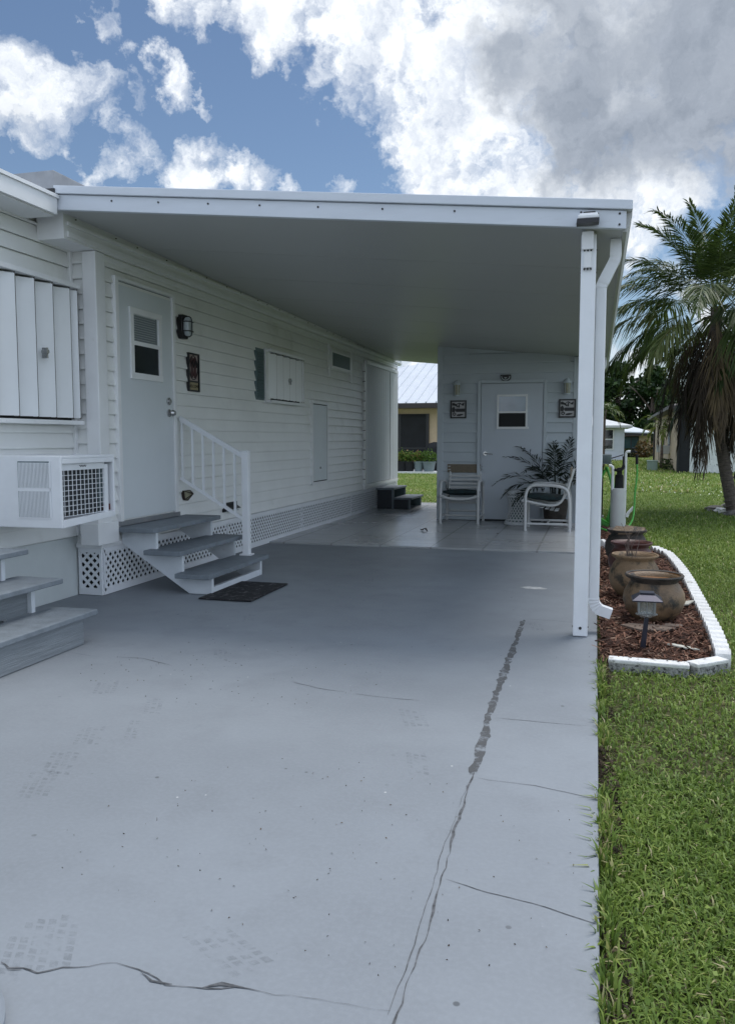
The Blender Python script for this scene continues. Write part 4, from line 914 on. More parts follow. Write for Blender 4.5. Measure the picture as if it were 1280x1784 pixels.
pp = thing('potted_palm', 'dark leafy potted palm standing behind the sideways patio chair', 'potted plant', (-.56, 12.62, .022))
mb = MB().lathe([(0, 0), (.155, 0), (.165, .04), (.19, .26), (.20, .26), (.20, .30), (.18, .30), (.17, .24), (0, .24)], (-.56, 12.62, .10), 24); mb.build('pot', M['darkclay'], pp, smooth=40)
mb = MB()
for dx in (-.14, .14):
    for dy in (-.14, .14): mb.box(-.56+dx-.02, 12.62+dy-.02, .023, -.56+dx+.02, 12.62+dy+.02, .10)
mb.box(-.74, 12.44, .085, -.38, 12.80, .099); mb.build('plant_stand', M['bronze'], pp)
mb = MB()
for k in range(9): a = k*2.4; mb.tube([(-.56+.05*math.cos(a), 12.62+.05*math.sin(a), .34), (-.56+.08*math.cos(a), 12.62+.08*math.sin(a), .60)], .008, 6)
mb.build('stems', M['potfrond'], pp)
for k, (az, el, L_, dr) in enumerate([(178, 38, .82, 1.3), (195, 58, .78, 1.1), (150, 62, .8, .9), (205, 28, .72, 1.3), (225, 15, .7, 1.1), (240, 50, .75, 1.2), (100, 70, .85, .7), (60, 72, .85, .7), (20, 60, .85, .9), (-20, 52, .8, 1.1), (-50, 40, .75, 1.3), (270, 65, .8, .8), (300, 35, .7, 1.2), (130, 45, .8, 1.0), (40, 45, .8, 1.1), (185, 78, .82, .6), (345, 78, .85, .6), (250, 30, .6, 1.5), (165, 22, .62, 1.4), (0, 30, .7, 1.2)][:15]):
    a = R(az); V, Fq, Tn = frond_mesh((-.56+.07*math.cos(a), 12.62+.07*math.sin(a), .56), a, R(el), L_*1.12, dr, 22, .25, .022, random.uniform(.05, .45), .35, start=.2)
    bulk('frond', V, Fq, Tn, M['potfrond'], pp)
# fallen leaf on the patio, cardboard-free floor
x, y = gnd(738, 925, .022); mb = MB(); V = []; nn = 7
for i in range(nn):
    for j in range(5):
        u, v = i/(nn-1)-.5, j/4-.5; wd = .055*(1-(2*u)**2)**.5 if abs(u) < .5 else 0
        V.append((x+u*.10+.01*v, y+v*wd*1.4, .026+.02*(1-abs(2*u))+.05*v*v+.012*math.sin(u*9)))
mb.add(V, [(i*5+j, i*5+j+1, (i+1)*5+j+1, (i+1)*5+j) for i in range(nn-1) for j in range(4)])
tag(mb.build('fallen_leaf', M['dryleaf'], None), 'dark curled dry leaf lying on the patio tiles', 'leaf')
x, y = gnd(866, 930, .022); mb = MB(); mb.add([(x-.02, y, .025), (x, y-.02, .03), (x+.025, y+.005, .024), (x, y+.02, .034)], [(0, 1, 2, 3)])
tag(mb.build('leaf_scrap', M['dryleaf'], None), 'tiny dark scrap of leaf on the patio before the shed door', 'leaf')
# unidentified grey shape, built as a round slab, at the photo's lower left corner
mb = MB().lathe([(0, .004), (.255, .004), (.27, .012), (.27, .03), (.262, .038), (0, .040)], (-1.453, 1.30, 0), 48)
tag(mb.build('grey_round_shape', mat('rounded_shape_grey', (.21, .235, .265), .55, .06, 5), None, smooth=40), 'unidentified smooth grey rounded shape cut off by the lower left corner of the photo', 'unidentified object')

# ------------------------------------------------------------------ planting bed
bed = [(.055, 4.98), (.30, 4.93), (.55, 4.93), (.70, 5.12), (.76, 5.7), (.78, 6.5), (.80, 7.4), (.80, 8.6), (.78, 9.6), (.66, 10.15), (.50, 10.9), (.46, 12.9), (.055, 13.1)]
mb = MB(); ctr = (.36, 8.5)
def inbed(x, y):
    c = False; n = len(bed)
    for i in range(n):
        (x1, y1), (x2, y2) = bed[i], bed[i-1]
        if (y1 > y) != (y2 > y) and x < (x2-x1)*(y-y1)/(y2-y1)+x1: c = not c
    return c
nx_, ny_ = 16, 110; V = []
for i in range(nx_+1):
    for j in range(ny_+1):
        x, y = .045+.80*i/nx_, 4.9+8.3*j/ny_
        V.append((x, y, (-.012+.022*math.sin(x*5+y*2.1)*math.sin(y*3.3)+random.uniform(-.012, .012)) if inbed(x, y) else -.08))
mb.add(V, [(i*(ny_+1)+j, (i+1)*(ny_+1)+j, (i+1)*(ny_+1)+j+1, i*(ny_+1)+j+1) for i in range(nx_) for j in range(ny_)])
mu = mb.build('mulch_bed', mat('mulch_base', (.075, .030, .020), .95, .4, 30, .9, 60, dirt=(.10, .055, .035), dscale=40, dlo=.58, dhi=.66), None, smooth=True); mu['kind'] = 'structure'
pts = []
while len(pts) < 9000:
    x = random.uniform(.05, .82); y = 4.95+8*random.random()**1.5
    if inbed(x, y): pts.append((x, y))
pts = np.array(pts); n = len(pts); a = rng.random(n)*2*np.pi; l = .012+.045*rng.random(n)**2; w = .0025+.005*rng.random(n); pit = (rng.random(n)-.35)*.9
dv = np.stack([np.cos(a)*np.cos(pit), np.sin(a)*np.cos(pit), np.sin(pit)], 1)*l[:, None]; wv = np.stack([-np.sin(a), np.cos(a), rng.normal(size=n)*.4], 1)*w[:, None]
c = np.stack([pts[:, 0], pts[:, 1], .002+.022*rng.random(n)], 1)
V = np.stack([c-dv-wv*.6, c+dv-wv, c+dv*.9+wv, c-dv*1.05+wv*.7], 1).reshape(-1, 3)
mo = bulk('mulch', V, np.arange(4*n).reshape(n, 4), np.repeat(rng.random(n)**1.3, 4), M['chips']); tag(mo, 'loose red-brown bark mulch filling the bed beside the carport post', 'mulch', kind='stuff')
# edging blocks
def edging(a, b, h, label, group, scallop=True, raw=False):
    a, b = Vector((*a, 0)), Vector((*b, 0)); d = (b-a); L_ = d.length; d.normalize(); nn = Vector((d.y, -d.x, 0)); w = .085
    root = thing('edging_block', label, 'garden edging', tuple((a+b)/2), group)
    mb = MB(); poly = [(0.004, -.05)]
    if scallop:
        k = max(2, round(L_/.125)); lw = (L_-.008)/k
        for q in range(k):
            for s in range(7):
                an = math.pi*(1-s/6); poly.append((.004+lw*(q+.5)+lw*.49*math.cos(an), h-.045+.045*math.sin(an)))
        poly.append((L_-.004, -.05))
        pts = [tuple(a+d*s+Vector((0, 0, z))-nn*w/2) for s, z in poly]
        mb.prism(pts, nn*w); mb.build('block', M['curb'], root)
    else:
        P = [(0.004, -.05), (.004, h), (L_-.004, h), (L_-.004, -.05)]
        mb.prism([tuple(a+d*s+Vector((0, 0, min(z, h-.02)))-nn*w/2) for s, z in P], nn*w); mb.build('block', M['curbraw'], root, bevel=.006)
        mb = MB(); mb.prism([tuple(a+d*s+Vector((0, 0, z))-nn*(w/2+.002)) for s, z in ((.002, h-.024), (.002, h), (L_-.002, h), (L_-.002, h-.024))], nn*(w+.004)); mb.build('painted_top', M['curb'], root, bevel=.006)
    return root
edging((.10, 4.955), (.545, 4.93), .028, 'long speckled edging block with white painted top, at the near end of the mulch bed', None, False)
edging((.555, 4.93), (.745, 5.10), .034, 'short angled speckled edging block at the near right corner of the mulch bed', None, False)
path = [(.75, 5.13), (.785, 5.75), (.80, 6.4), (.815, 7.05), (.83, 7.7), (.835, 8.35), (.825, 9.0), (.80, 9.6), (.68, 10.12)]
for i in range(len(path)-1): edging(path[i], path[i+1], .066, 'white scalloped edging block in the row between the mulch bed and the grass', 'scalloped edging blocks along the mulch bed')
edging((.06, 10.28), (.22, 10.22), .10, 'white plain edging piece behind the clay pots, against the slab edge', None, True)
edging((.52, 10.95), (.50, 11.75), .10, 'white edging block on the grass side of the pump cover, beyond the clay pots', None, True)
# clay pots
def pot(x, y, rim, h, m, label, fill, seg=36):
    r = thing('clay_pot', label, 'pot', (x, y, 0), None); w = random.uniform(.004, .014)
    prof = [(0, .002), (rim*.55, .002), (rim*.72, h*.06), (rim*.98, h*.25), (rim*1.09, h*.45), (rim*1.05, h*.62), (rim*.90, h*.78), (rim*.80, h*.85), (rim*.82, h*.89), (rim*.98, h*.945), (rim*1.0, h*.975), (rim*.97, h), (rim*.90, h*.985), (rim*.78, h*.93), (rim*.74, h*.82)]
    mb = MB().lathe(prof, (x, y, -.005), seg, wob=w); mb.build('body', m, r, smooth=60)
    mb = MB().lathe([(0, h*.88), (rim*.80, h*.885), (rim*.86, h*.945), (rim*.905, h*.984)], (x, y, -.003), seg); mb.build('filling', fill, r)
    return r
pa = pot(.43, 6.22, .196, .335, M['clay'], 'nearest big round clay pot, mossy and blackened with rusty inside, behind the solar path light', M['rustin'])
mb = MB().lathe([(.158, .285), (.165, .30), (.196, .318), (.203, .332), (.196, .341), (.180, .336), (.178, .325)], (.43, 6.22, -.005), 40, wob=.008); mb.build('rim', M['darkclay'], pa, smooth=60)
pb = pot(.335, 7.12, .188, .36, M['tanclay'], 'tan clay pot with a square knob on its belly, second from the post', M['soil'])
mb = MB().box(.335-.026, 7.12-.225, .185, .335+.022, 7.12-.19, .232, ch=.006); mb.build('knob', M['stonew'], pb)
mb = MB()
for k in range(7):
    a = random.uniform(0, 6.3); b_ = (.335+.06*math.cos(a), 7.15+.06*math.sin(a), .31); mb.tube([b_, (b_[0]+random.uniform(-.06, .06), b_[1]+random.uniform(-.05, .05), .31+random.uniform(.10, .28)), (b_[0]+random.uniform(-.12, .14), b_[1], .31+random.uniform(.16, .34))], [.004, .0025, .0015], 5)
tag(mb.build('twigs', M['bark'], None), 'bare dry twigs sticking up out of the tan clay pot', 'twigs')
pot(.345, 8.05, .19, .35, M['redclay'], 'dark red clay pot, third in the row behind the tan one', M['soil'])
pd = pot(.335, 8.98, .20, .37, M['darkclay'], 'dark mossy clay pot with broken shards in its mouth, farthest in the row', M['soil'])
mb = MB()
for k in range(4):
    a = k*1.5; c = Vector((.335+.09*math.cos(a), 8.9+.09*math.sin(a), .345)); mb.prism([tuple(c+Vector(q)) for q in ((-.07, -.01, -.02), (.06, -.03, -.01), (.09, .03, .035), (-.02, .05, .045))], (0, .0, .012))
tag(mb.build('pot_shards', M['clay'], None), 'broken clay shards lying in the mouth of the farthest dark pot', 'shards')
mb = MB()
for k in range(16):
    a = random.uniform(0, 6.28); b_ = Vector((.50+random.uniform(-.05, .05), 7.75+random.uniform(-.12, .12), 0)); e = b_+Vector((.09*math.cos(a), .09*math.sin(a), random.uniform(.10, .24))); s_ = Vector((-math.sin(a), math.cos(a), 0))*.016
    mb.add([tuple(b_), tuple((b_+e)/2+s_), tuple(e), tuple((b_+e)/2-s_)], [(0, 1, 2, 3)])
tag(mb.build('bed_seedling', M['maroon'], None), 'small dark red leafy plant beside the tan pot, near the scalloped edging', 'plant')
def stone(x, y, z, r, m, name, label, cat, flat=.3, rot=0., sx=1.0, group=None):
    bm = bmesh.new(); bmesh.ops.create_icosphere(bm, subdivisions=3, radius=1); sd_ = random.random()*50
    for v in bm.verts:
        k = 1+.22*math.sin(v.co.x*3+sd_)*math.sin(v.co.y*3.3+sd_*2)+.12*math.sin(v.co.z*6+v.co.x*5+sd_)
        p = Vector((v.co.x*r*sx*k, v.co.y*r*k, v.co.z*r*flat*k)); p.rotate(Matrix.Rotation(rot, 3, 'Z')); v.co = p+Vector((x, y, z))
    bm.verts.index_update(); mb = MB(); mb.add([tuple(v.co) for v in bm.verts], [[v.index for v in f.verts] for f in bm.faces]); bm.free()
    o = mb.build(name, m, None, smooth=35); return tag(o, label, cat, group)
def shard(x, y, z, pts, th, tilt, m, name, label, cat):
    mb = MB(); mb.T = Matrix.Translation((x, y, z)) @ Matrix.Rotation(tilt, 4, 'Y'); mb.prism([(a, b, 0) for a, b in pts], (0, 0, th)); return tag(mb.build(name, m, None, bevel=.004), label, cat)
shard(*gnd(1190, 1049, .04), .02, [(-.07, -.05), (.03, -.06), (.085, .03), (.05, .06), (-.05, .03)], .014, -.25, M['stonew'], 'pale_shard', 'pale stone shard leaning on the edging right of the nearest clay pot', 'stone')
shard(*gnd(1160, 998, .04), .02, [(-.06, -.03), (.06, -.05), (.07, .04), (-.04, .06)], .014, -.2, M['stonew'], 'pale_shard', 'pale stone shard on the mulch right of the tan clay pot', 'stone')
shard(*gnd(1188, 1128, .02), .016, [(-.09, .03), (.02, -.03), (.10, -.035), (.06, .01), (-.05, .055)], .012, .05, M['stonew'], 'pale_shard', 'long pale stone shard on the mulch just behind the near edging', 'stone')
shard(*gnd(1125, 1094, .02), .010, [(-.17, .02), (-.05, -.09), (.12, -.06), (.20, .04), (.06, .10), (-.10, .09)], .018, .02, M['flag'], 'flagstone', 'flat brown flagstone under the front of the nearest clay pot', 'stone')
shard(*gnd(1165, 1090, .02), .010, [(-.06, -.03), (.07, -.045), (.09, .02), (-.02, .06)], .016, -.04, M['flag'], 'flagstone', 'small brown flagstone lying to the right of the larger flagstone', 'stone')
# solar path light
sx_, sy2 = gnd(1118, 1132, 0); lx = sx_+.018
pl_ = thing('path_light', 'dark square solar path light on a stake in front of the nearest clay pot', 'lamp', (lx, sy2, 0))
mb = MB().prism([(lx-.036, sy2-.017, -.03), (lx-.002, sy2-.017, -.03), (lx+.014, sy2-.012, .205), (lx-.010, sy2-.012, .205)], (0, .03, 0)); mb.build('stake', M['purple'], pl_)
mb = MB().lathe([(0, .205), (.030, .205), (.066, .222), (.066, .230), (0, .230)], (lx, sy2, 0), 4); mb.build('base', M['clear'], pl_)
mb = MB(); hw = .047
for k in range(4):
    a = k*math.pi/2; c = Vector((lx+.042*math.cos(a), sy2+.042*math.sin(a), 0))
mb.box(lx-.042, sy2-.042, .232, lx+.042, sy2+.042, .312, ch=.004); mb.build('lens', M['clear'], pl_)
mb = MB()
for a in (-1, 1):
    for b in (-1, 1): mb.box(lx+a*.046-.005, sy2+b*.046-.005, .231, lx+a*.046+.005, sy2+b*.046+.005, .318)
mb.box(lx-.002, sy2-.047, .232, lx+.002, sy2-.043, .312); mb.build('corner_posts', M['galv'], pl_)
mb = MB().add([(lx+a*.088, sy2+b*.088, .315) for a, b in ((-1, -1), (1, -1), (1, 1), (-1, 1))]+[(lx+a*.088, sy2+b*.088, .322) for a, b in ((-1, -1), (1, -1), (1, 1), (-1, 1))]+[(lx+a*.045, sy2+b*.045, .352) for a, b in ((-1, -1), (1, -1), (1, 1), (-1, 1))],
     [(3, 2, 1, 0), (8, 9, 10, 11)]+[(i, (i+1) % 4, 4+(i+1) % 4, 4+i) for i in range(4)]+[(4+i, 4+(i+1) % 4, 8+(i+1) % 4, 8+i) for i in range(4)])
mb.box(lx-.042, sy2-.042, .353, lx+.042, sy2+.042, .364); mb.build('roof_cap', M['purple'], pl_)
# well pump, hose stand
pc = thing('pump_cover', 'white cylindrical pump cover with pipes and a tap rising from it, behind the clay pots', 'pump', (.33, 12.25, 0))
mb = MB().lathe([(.0, -.03), (.108, -.03), (.108, .60), (.10, .606), (0, .606)], (.33, 12.25, 0), 28); mb.build('cylinder', M['pvc'], pc, smooth=40)
mb = MB().lathe([(.0, .60), (.062, .606), (.060, .78), (.052, .80), (0, .80)], (.335, 12.26, 0), 18).box(.30, 12.16, .78, .37, 12.24, .90, ch=.01); mb.tube([(.27, 12.2, .87), (.35, 12.16, .86), (.39, 12.18, .93)], .022, 8, 3); mb.build('pump_body', M['fabric'], pc, smooth=40)
mb = MB().tube([(.415, 12.2, .58), (.415, 12.2, .95), (.415, 12.2, 1.10), (.425, 12.2, 1.122), (.45, 12.2, 1.125), (.475, 12.2, 1.125)], .019, 10); mb.tube([(.245, 12.2, .58), (.245, 12.2, .86), (.24, 12.2, .905), (.22, 12.2, .925), (.19, 12.2, .925)], .021, 10); mb.build('riser_pipes', M['trim'], pc, smooth=50)
mb = MB().tube([(.47, 12.2, 1.125), (.53, 12.2, 1.125), (.56, 12.2, 1.11)], .016, 8).tube([(.515, 12.2, 1.13), (.515, 12.2, 1.17)], .007, 6).tube([(.49, 12.2, 1.172), (.54, 12.2, 1.172)], .009, 6).tube([(.56, 12.2, 1.09), (.565, 12.2, .95)], .020, 10); mb.build('tap', M['fabric'], pc)
mb = MB().tube([(.39, 12.2, .88), (.385, 12.2, 1.06)], .017, 8).tube([(.38, 12.2, 1.08), (.22, 12.2, 1.03)], .008, 6); mb.build('valve_lever', M['black'], pc)
mb = MB().tube([(.54, 12.22, .34), (.47, 12.22, .26), (.45, 12.22, .2)], .022, 8, 3); mb.build('side_fitting', M['trim'], pc)
gh = thing('garden_hose', 'green garden hose running from the tap down beside the pump cover', 'hose', (.55, 12.2, 0))
mb = MB().tube([(.565, 12.2, .96), (.572, 12.2, .80), (.55, 12.19, .55), (.545, 12.18, .35), (.52, 12.1, .17), (.44, 12.0, .06), (.34, 11.9, .03), (.2, 11.9, .03), (.08, 12.0, .06)], .0125, 8, 5); mb.build('hose', M['hose'], gh, smooth=60)
rs = thing('hose_stand', 'black hose stand with a grey round bowl top beside the pump cover', 'hose stand', (.1, 12.5, 0))
mb = MB().box(.02, 12.42, -.03, .12, 12.56, .92, ch=.01); mb.build('post', M['fabric'], rs)
mb = MB().lathe([(0, .955), (.14, .955), (.155, .975), (.16, 1.075), (.15, 1.08), (.14, .985), (0, .98)], (.07, 12.48, 0), 24); mb.lathe([(.155, .945), (.17, .945), (.17, .962), (.155, .962)], (.07, 12.48, 0), 24); mb.build('bowl', M['reel'], rs, smooth=40)
ch_ = thing('coiled_hose', 'loops of green hose hanging on the black hose stand beside the pump cover', 'hose', (.15, 12.38, 0))
mb = MB()
for k in range(9):
    o = k*.012; w = .10+.012*(k % 4); b_ = .06+.02*(k % 3); mb.tube([(.14+o*.3, 12.40-o, .90), (.19+w*.55, 12.38-o, .68-o), (.15+w, 12.37-o, .42), (.12+w*.8, 12.37-o, .2), (.12+o, 12.36-o, b_), (.05-w*.3, 12.37-o, .25), (.03-w*.2, 12.38-o, .55), (.12+o*.3, 12.40-o, .86)], .015, 6, 5)
mb.build('loops', M['hose'], ch_, smooth=60)

# ------------------------------------------------------------------ palm by the lawn
def palm_tree(bx, by, top, label, fronds, dead, Lf, seed, az0=0, stubs=True):
    random.seed(seed)
    r = thing('palm_tree', label, 'palm tree', (bx, by, -.05), None)
    tx, ty, tz = top; mb = MB()
    pts = [(bx, by, -.08), (bx+(tx-bx)*.14, by, .25), (bx+(tx-bx)*.55, by, tz*.31), (bx+(tx-bx)*.84, by+(ty-by)*.5, tz*.62), (tx, ty, tz)]
    mb.tube(pts, [.115, .088], 16, 6)
    for k in range(40):
        f_ = k/40; z = -.05+tz*f_; cx_ = float(np.interp(z, [-.08, .25, tz*.31, tz*.62, tz], [bx, bx+(tx-bx)*.14, bx+(tx-bx)*.55, bx+(tx-bx)*.84, tx])); mb.tube([(cx_, by+(ty-by)*f_, z), (cx_-.004, by+(ty-by)*f_, z+.012)], .118-.026*f_+.006*random.random()+(.05*max(0, 1-f_*9)), 14)
    mb.build('trunk', M['trunk'], r)
    for i in range(fronds):
        f_ = i/fronds; az = az0+i*2.399+random.uniform(-.25, .25); el = R(76-76*f_**1.05+random.uniform(-6, 6)); L_ = Lf*random.uniform(.88, 1.1)*(.82+.25*min(1, f_*2))
        V, Fq, Tn = frond_mesh((tx+.06*math.cos(az), ty+.06*math.sin(az), tz+.10-.35*f_), az, el, L_, .85+.75*f_, 84, L_*.29, .026, random.uniform(.05, .6)+(.22 if f_ > .78 else 0), .25+.75*f_, jitter=.08, start=.20+.16*f_)
        bulk('frond', V, Fq, Tn, M['frond'], r)
    for i in range(dead):
        f_ = i/dead; az = az0+i*2.399+random.uniform(-.3, .3); el = R(-20-60*f_**.6+random.uniform(-8, 8)); L_ = Lf*random.uniform(.78, 1.16)*(1.0-.08*f_)
        V, Fq, Tn = frond_mesh((tx+.09*math.cos(az), ty+.09*math.sin(az), tz-.12-.45*f_), az, el, L_, 3.6-2.2*f_, 44, L_*.24, .022, random.uniform(.15, .95), 1.25, jitter=.2)
        bulk('dead_frond', V, Fq, Tn, M['deadfrond'], r)
    return r
palm_tree(2.40, 15.85, (1.97, 15.8, 3.60), 'tall feathery palm on the lawn with a hanging skirt of brown dead fronds', 48, 30, 2.2, 11)
p2 = palm_tree(3.02, 16.6, (3.10, 16.7, 2.9), 'second palm trunk and crown mostly cut off by the right photo edge', 24, 14, 2.0, 5, 1.0)
mb = MB().lathe([(0, -.17), (.10, -.13), (.14, -.02), (.12, .09), (.05, .15), (0, .16)], (2.62, 16.6, .62), 14); mb.tube([(2.62, 16.6, .78), (2.66, 16.6, 1.1), (2.80, 16.62, 2.0)], .02, 6); mb.build('dark_ball', M['fabric'], p2, smooth=50)  # unidentified black ball shape, built as part of this palm
random.seed(3)
for i, (px, py, r_, m_, lb) in enumerate([(1256, 893, .11, 'curb', 'white rock in the ring at the foot of the palm'), (1243, 890, .14, 'rock', 'broad grey rock left of the white rock under the palm'), (1272, 897, .15, 'stonew', 'pale rounded stone right of the white rock under the palm'), (1279, 899, .14, 'rock', 'grey rock at the far right of the ring under the palm'), (1268, 884, .13, 'rock', 'dark rock behind the white rock at the palm trunk')]):
    x, y = gnd(px, py, -.05); stone(x, y, -.02, r_, M[m_], 'rock', lb, 'rock', .55, i, 1.25)

# ------------------------------------------------------------------ things across the lawn
x, y = gnd(1135, 820, -.05); ub = thing('utility_pedestal', 'squat pale green utility box standing alone on the far lawn', 'utility box', (x, y, -.05))
mb = MB().box(x-.21, y-.2, -.05, x+.21, y+.2, .37, ch=.04); mb.build('body', M['ped'], ub); mb = MB().box(x-.225, y-.215, .33, x+.225, y+.215, .40, ch=.03); mb.build('lid', M['ped'], ub)
x, y = gnd(1272, 822, -.05); ub = thing('utility_pedestal', 'taller pale green utility box at the right edge of the photo behind the palms', 'utility box', (x, y, -.05))
mb = MB().box(x-.2, y-.2, -.05, x+.2, y+.2, .75, ch=.04); mb.build('body', M['ped'], ub); mb = MB().box(x-.215, y-.215, .72, x+.215, y+.215, .80, ch=.03); mb.build('lid', M['ped'], ub)
# white cottage beyond the planting bed
wh = thing('white_cottage', 'small white cottage with a grey hip roof far across the lawn, beside the carport post', 'house', (-2, 58, -.05))
hx1 = 1.75
mb = MB().box(-7.5, 55, -.05, hx1, 62, 2.05)
for k in range(5): mb.box(hx1-.50, 54.98, .12+k*.40, hx1-.02, 54.999, .47+k*.40)
mb.build('wall', M['hwhite'], wh)
mb = MB().add([(-8, 54.4, 2.02), (2.2, 54.4, 2.02), (2.2, 62.6, 2.02), (-8, 62.6, 2.02), (-8, 54.4, 2.16), (2.2, 54.4, 2.16), (2.2, 62.6, 2.16), (-8, 62.6, 2.16), (-4, 58.5, 3.1), (-1.4, 58.5, 3.1)], [(3, 2, 1, 0), (0, 1, 5, 4), (1, 2, 6, 5), (2, 3, 7, 6), (3, 0, 4, 7), (4, 5, 9, 8), (5, 6, 9), (6, 7, 8, 9), (7, 4, 8)])
mb.build('roof', M['hroof'], wh)
mb = MB().box(-.2, 54.95, .62, 1.12, 54.99, 1.95); wf = mb.build('window', M['trim'], wh)
mb = MB()
for a, b in ((-.12, .46), (.52, 1.04)):
    for c, d in ((.70, 1.25), (1.33, 1.87)): mb.box(a, 54.935, c, b, 54.949, d)
mb.build('pane', M['glass'], wf)
mb = MB().tube([(.45, 54.98, .38), (.45, 54.9, .38)], .05, 8); mb.build('vent', M['galv'], wh)
mb = MB().box(-7.5, 54.5, -.05, hx1+.2, 54.99, .03); mb.build('footing', M['curb'], wh)
# pale house behind
bh = thing('beige_house', 'beige house with a white roof and green-tinted window, seen beyond the white cottage', 'house', (4, 70, -.05))
mb = MB().box(1.9, 66, -.05, 4.0, 76, 2.0).box(-6, 66.2, -.05, 1.9, 76, 2.0); mb.build('wall', M['beige'], bh)
mb = MB().add([(-6.5, 65.2, 2.02), (4.2, 65.2, 1.72), (4.2, 76, 1.72), (-6.5, 76, 2.02), (-6.5, 65.2, 2.12), (4.2, 65.2, 1.80), (4.2, 76, 1.80), (-6.5, 76, 2.12), (-3.0, 70, 3.1), (.3, 70, 3.0)], [(3, 2, 1, 0), (0, 1, 5, 4), (1, 2, 6, 5), (2, 3, 7, 6), (3, 0, 4, 7), (4, 5, 9, 8), (5, 6, 9), (6, 7, 8, 9), (7, 4, 8)]); mb.build('roof', M['metalroof'], bh)
mb = MB().box(1.9, 65.3, 1.55, 4.0, 65.6, 1.80); mb.build('fascia', M['brown'], bh)
mb = MB().box(2.05, 65.94, .55, 3.15, 65.98, 1.52); wf = mb.build('window', M['brown'], bh)
mb = MB().box(2.08, 65.92, .6, 2.55, 65.939, 1.48).box(2.62, 65.92, .6, 3.11, 65.939, 1.48); mb.build('pane', M['teal'], wf)
def bush(name, c, rad, n, size, m, label, cat, stem=True, group=None):
    r = thing(name, label, cat, (c[0], c[1], -.05), group)
    P = rng.normal(size=(n, 3)); P /= np.linalg.norm(P, axis=1, keepdims=True); P *= (.55+.5*rng.random((n, 1))**.5)
    ph = rng.random(3)*6; lump = 1+.22*np.sin(P[:, 0]*5+ph[0])*np.sin(P[:, 1]*5+ph[1])+.16*np.sin(P[:, 2]*7+ph[2])
    P = P*lump[:, None]*np.array(rad)+np.array(c); P = P[P[:, 2] > -.03]
    V, Fc, Tn = leafcloud(P, size, .55); bulk('foliage', V, Fc, Tn, m, r)
    if stem:
        mb = MB()
        for k in range(4): mb.tube([(c[0]+random.uniform(-.1, .1)*rad[0], c[1], -.06), (c[0]+random.uniform(-.5, .5)*rad[0], c[1]+random.uniform(-.3, .3)*rad[1], c[2])], .02, 5)
        mb.build('stem', M['bark'], r)
    return r
bush('hedge', (2.55, 65.0, .22), (.75, .5, .38), 900, .16, M['hedge'], 'dark green clipped hedge under the tinted window of the beige house', 'hedge')
bush('shrub', (3.45, 64.2, .45), (.62, .6, .72), 700, .2, M['rusty'], 'loose shrub with rusty red-brown leaves at the right end of the hedge', 'shrub')
bush('shrub', (4.4, 69, .9), (1.2, .8, 1.2), 900, .25, M['hedge'], 'grey-green shrub behind the rusty one, near the tan house', 'shrub')
# thin young tree in front of the cottage
tt = thing('young_palm', 'thin young palm with a bare straight trunk in front of the white cottage window', 'palm tree', (.52, 42, -.05))
mb = MB().tube([(.36, 42, -.06), (.38, 42, 1.2), (.40, 42, 2.3), (.47, 42, 2.7)], [.09, .04], 10, 4); mb.build('trunk', M['bark'], tt)
for k in range(9):
    az = k*2.4; V, Fq, Tn = frond_mesh((.47, 42, 2.68), az, R(70-11*k), 1.15, 1.5, 18, .34, .05, random.uniform(.3, .8), .5); bulk('frond', V, Fq, Tn, M['frond'], tt)
# tan house on the right
th = thing('tan_house', 'tan stucco house with small window air conditioners behind the feathery palm', 'house', (6, 44, -.05))
def tw(t): return (3.62-.40*t, 55.5-19.5*t)      # along the left-facing wall
mb = MB(); A_, B_ = tw(0), tw(1)
mb.prism([(A_[0], A_[1], -.05), (B_[0], B_[1], -.05), (12, B_[1]+.3, -.05), (12, A_[1], -.05)], (0, 0, 2.55)); mb.build('wall', M['beige2'], th)
mb = MB().prism([(A_[0]-.45, A_[1]+.5, 2.50), (B_[0]-.45, B_[1]-.9, 2.50), (13, B_[1]-.6, 2.50), (13, A_[1]+.5, 2.50)], (0, 0, .14)).add([(A_[0]-.45, A_[1]+.5, 2.64), (B_[0]-.45, B_[1]-.9, 2.64), (13, B_[1]-.6, 2.64), (13, A_[1]+.5, 2.64), (7.6, A_[1]-3, 3.9), (7.6, B_[1]+3, 3.9)], [(0, 1, 5, 4), (1, 2, 5), (2, 3, 4, 5), (3, 0, 4)]); mb.build('roof', M['brown'], th)
mb = MB().box(A_[0]-.10, A_[1]-.25, -.05, A_[0]-.02, A_[1]+.05, 2.5); mb.build('corner_downpipe', M['brown'], th)
for t_ in (.50, .74):
    x, y = tw(t_); mb = MB().box(x-.03, y-.6, 1.0, x+.05, y+.6, 1.95); wf = mb.build('window', M['brown'], th)
    mb = MB().box(x-.045, y-.52, 1.06, x-.031, y+.52, 1.9); mb.build('pane', M['teal'], wf)
    mb = MB().box(x-.32, y-.45, .62, x-.0, y+.45, 1.0, ch=.02)
    for k in range(5): mb.box(x-.325, y-.4, .66+k*.06, x-.321, y+.4, .69+k*.06)
    mb.build('air_conditioner', M['pvc'], wf)
mb = MB(); x, y = tw(.30); mb.tube([(x-.02, y, .1), (x-.05, y, .85), (x-.05, y+1.4, .9)], .02, 6); mb.build('pipe', M['brown'], th)
mb = MB().box(B_[0]-.02, B_[1]-.62, -.05, B_[0]+.42, B_[1]-.01, 2.49).box(B_[0]-.02, B_[1]-.66, -.05, B_[0]+.03, B_[1]-.62, 2.49); mb.build('screen_door', M['fabric'], th)
mb = MB().box(B_[0]+.425, B_[1]-.64, -.05, B_[0]+4, B_[1]-.05, 2.48); mb.build('peeling_wall', M['mottled'], th)
